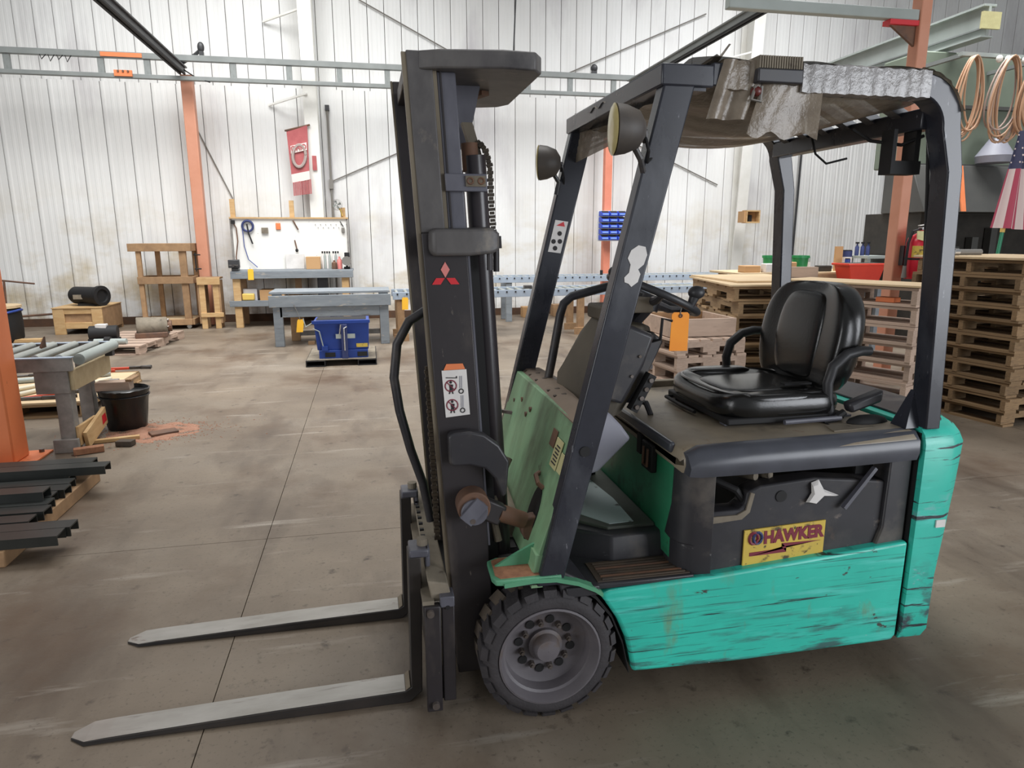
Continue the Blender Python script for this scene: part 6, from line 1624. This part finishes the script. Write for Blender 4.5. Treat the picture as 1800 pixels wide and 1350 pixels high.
for k in range(6):
    B(8.3 + k * .35, 8.42 + k * .35, 9.75, 9.88, .9, 1.5 + .15 * (k % 3)).build('inner_block', 'machinedark', t)
B(8.35, 9.3, 9.6, 9.7, 1.75, 1.79).build('inner_rail', 'recess', t)
MB().lathe([(.001, 0), (.24, 0), (.26, .1), (.1, .35), (.001, .36)], (9.35, 9.2, 2.75), 'z', 24).build('white_hopper', 'kick', t, smooth=True)

# hose coils hanging on the rack
hr = thing('hose_rack', (8.6, 8.6, 4.1), 'grey steel rail with white knobs from which the tan hoses hang', 'rack')
B(7.95, 9.4, 8.55, 8.62, 4.05, 4.10).build('rail', 'lightgrey', hr)
for k in range(4): MB().ball((8.5 + k * .14, 8.5, 4.02), .045, .04, .05, 12, 8).build('white_knob', 'whitesteel', hr, smooth=True)
B(8.0, 8.06, 8.62, 9.495, 4.05, 4.10).build('arm', 'greysteel', hr); B(9.3, 9.36, 8.62, 9.495, 4.05, 4.10).build('arm', 'greysteel', hr)
rh = random.Random(12)
for i, (cx, w, z0, z1, m, l, n) in enumerate(((8.12, .17, 2.95, 4.04, 'hosetan', 'coil of tan hose hanging left on the rack by the right orange post', 8), (8.62, .2, 2.9, 4.04, 'hosepink', 'coil of pinkish grey hose hanging in the middle of the rack', 9), (9.0, .22, 2.95, 4.04, 'hosetan', 'coil of tan hose hanging right on the rack at the picture edge', 8))):
    t = thing('hose_coil', (cx, 8.5, 4.04), l, 'hose')
    for k in range(n):
        ox, oy = rh.uniform(-.09, .09), -.03 + .011 * k - .1 * i
        ww, zb = w * rh.uniform(.8, 1.15), z0 + rh.uniform(0, .2)
        pts = []
        for j in range(28):
            a = 2 * PI * j / 28
            zc, hz = (zb + z1) / 2, (z1 - zb) / 2
            pts.append((cx + ox * (1 - math.sin(a)) * .8 + ww * math.cos(a) * (1 - .25 * math.sin(a)), 8.5 + oy, zc + hz * math.sin(a)))
        MB().tube(pts, .013, 6, closed=True).build('loop', m if k % 2 else 'hosetan', t, smooth=True)

# flag on its pole
t = thing('flag', (8.0, 7.6, 1.33), 'striped flag with a starred dark canton hanging from a green pole at the right edge', 'flag')
MB().cyl((7.88, 7.62, .0), (8.02, 7.62, 1.72), .022, n=12).build('pole', 'flagpole', t); MB().cyl((8.02, 7.62, 1.72), (8.06, 7.62, 2.2), .028, n=12).build('ferrule', 'brass', t); MB().cyl((8.06, 7.62, 2.2), (8.2, 7.62, 3.05), .02, n=10).build('upper_pole', 'flagpole', t)


def flagcloth(u, v):
    """u across the stripes, v from top to bottom"""
    top = Vector((8.02 + .14 * u, 7.55, 2.95 + .03 * u)); 
    bot = Vector((7.78 + .95 * u, 7.55, 1.78 - .06 * u))
    p = top.lerp(bot, v)
    p.y += .05 * math.sin(u * 22) * (.4 + .6 * v) + .03 * math.sin(u * 9 + 2)
    return p


def flagcol(i, j):
    s = i // 4
    if i < 28 and j < 10: return 2
    return 0 if s % 2 == 0 else 1


MB().grid(flagcloth, 52, 26, mi=flagcol).build('cloth', ['flagred', 'flagwhite', 'flagblue'], t, smooth=True)
for a in range(4):
    for b in range(5):
        p = flagcloth(.06 + .12 * a + .03 * (b % 2), .04 + .07 * b)
        MB().cyl((p.x, p.y - .012, p.z), (p.x, p.y - .006, p.z), .012, n=5).build('star', 'flagwhite', t)

# cables and tools in the recess
t = thing('cable_coil', (8.3, 8.8, 1.75), 'off-white cable coil hanging before the dark machine recess', 'cable')
MB().tube([(8.3 + .13 * math.cos(a) + .04 * math.sin(a), 8.85, 1.78 + .19 * math.sin(a)) for a in [2 * PI * i / 26 for i in range(26)]], .016, 7, closed=True).tube([(8.32 + .09 * math.cos(a) + .04 * math.sin(a), 8.82, 1.76 + .13 * math.sin(a)) for a in [2 * PI * i / 26 for i in range(26)]], .013, 7, closed=True).build('coil', 'hosewhite', t, smooth=True)
MB().tube([(8.36, 8.86, 1.95), (8.4, 9.0, 2.05)], .01).build('hook', 'dark', t)
t = thing('cable_bundle', (8.4, 8.85, 0), 'tangled off-white cables on the machine bed beside the guard post', 'cable')
for k in range(5):
    MB().tube([(8.2 + .02 * k, 8.85, 1.13), (8.28 + .03 * k, 8.84 - .01 * k, 1.45 + .03 * k), (8.42 + .02 * k, 8.82, 1.6 - .03 * k), (8.5 + .01 * k, 8.84, 1.4), (8.44 - .03 * k, 8.88, 1.12)], .014, 6).build('strand', 'hosewhite', t, smooth=True)
MB().box(8.16, 8.6, 8.75, 8.95, 1.05, 1.1).box(8.18, 8.24, 8.8, 8.9, 0, 1.05).box(8.5, 8.56, 8.8, 8.9, 0, 1.05).build('cable_stand', 'recess', t)
t = thing('steel_pipe_offcut', (6.0, 5.9, 1.45), 'short grey steel pipe on the plywood at the right stack, beside the guard post', 'pipe')
ZP = 11 * .1335 + .026
MB().cyl((5.62, 5.8, ZP + .03), (5.85, 5.76, ZP + .03), .028, n=14).build('tube', 'rod', t, smooth=True); MB().cyl((5.58, 5.807, ZP + .03), (5.63, 5.8, ZP + .03), .034, n=14).build('coupling', 'chrome', t)
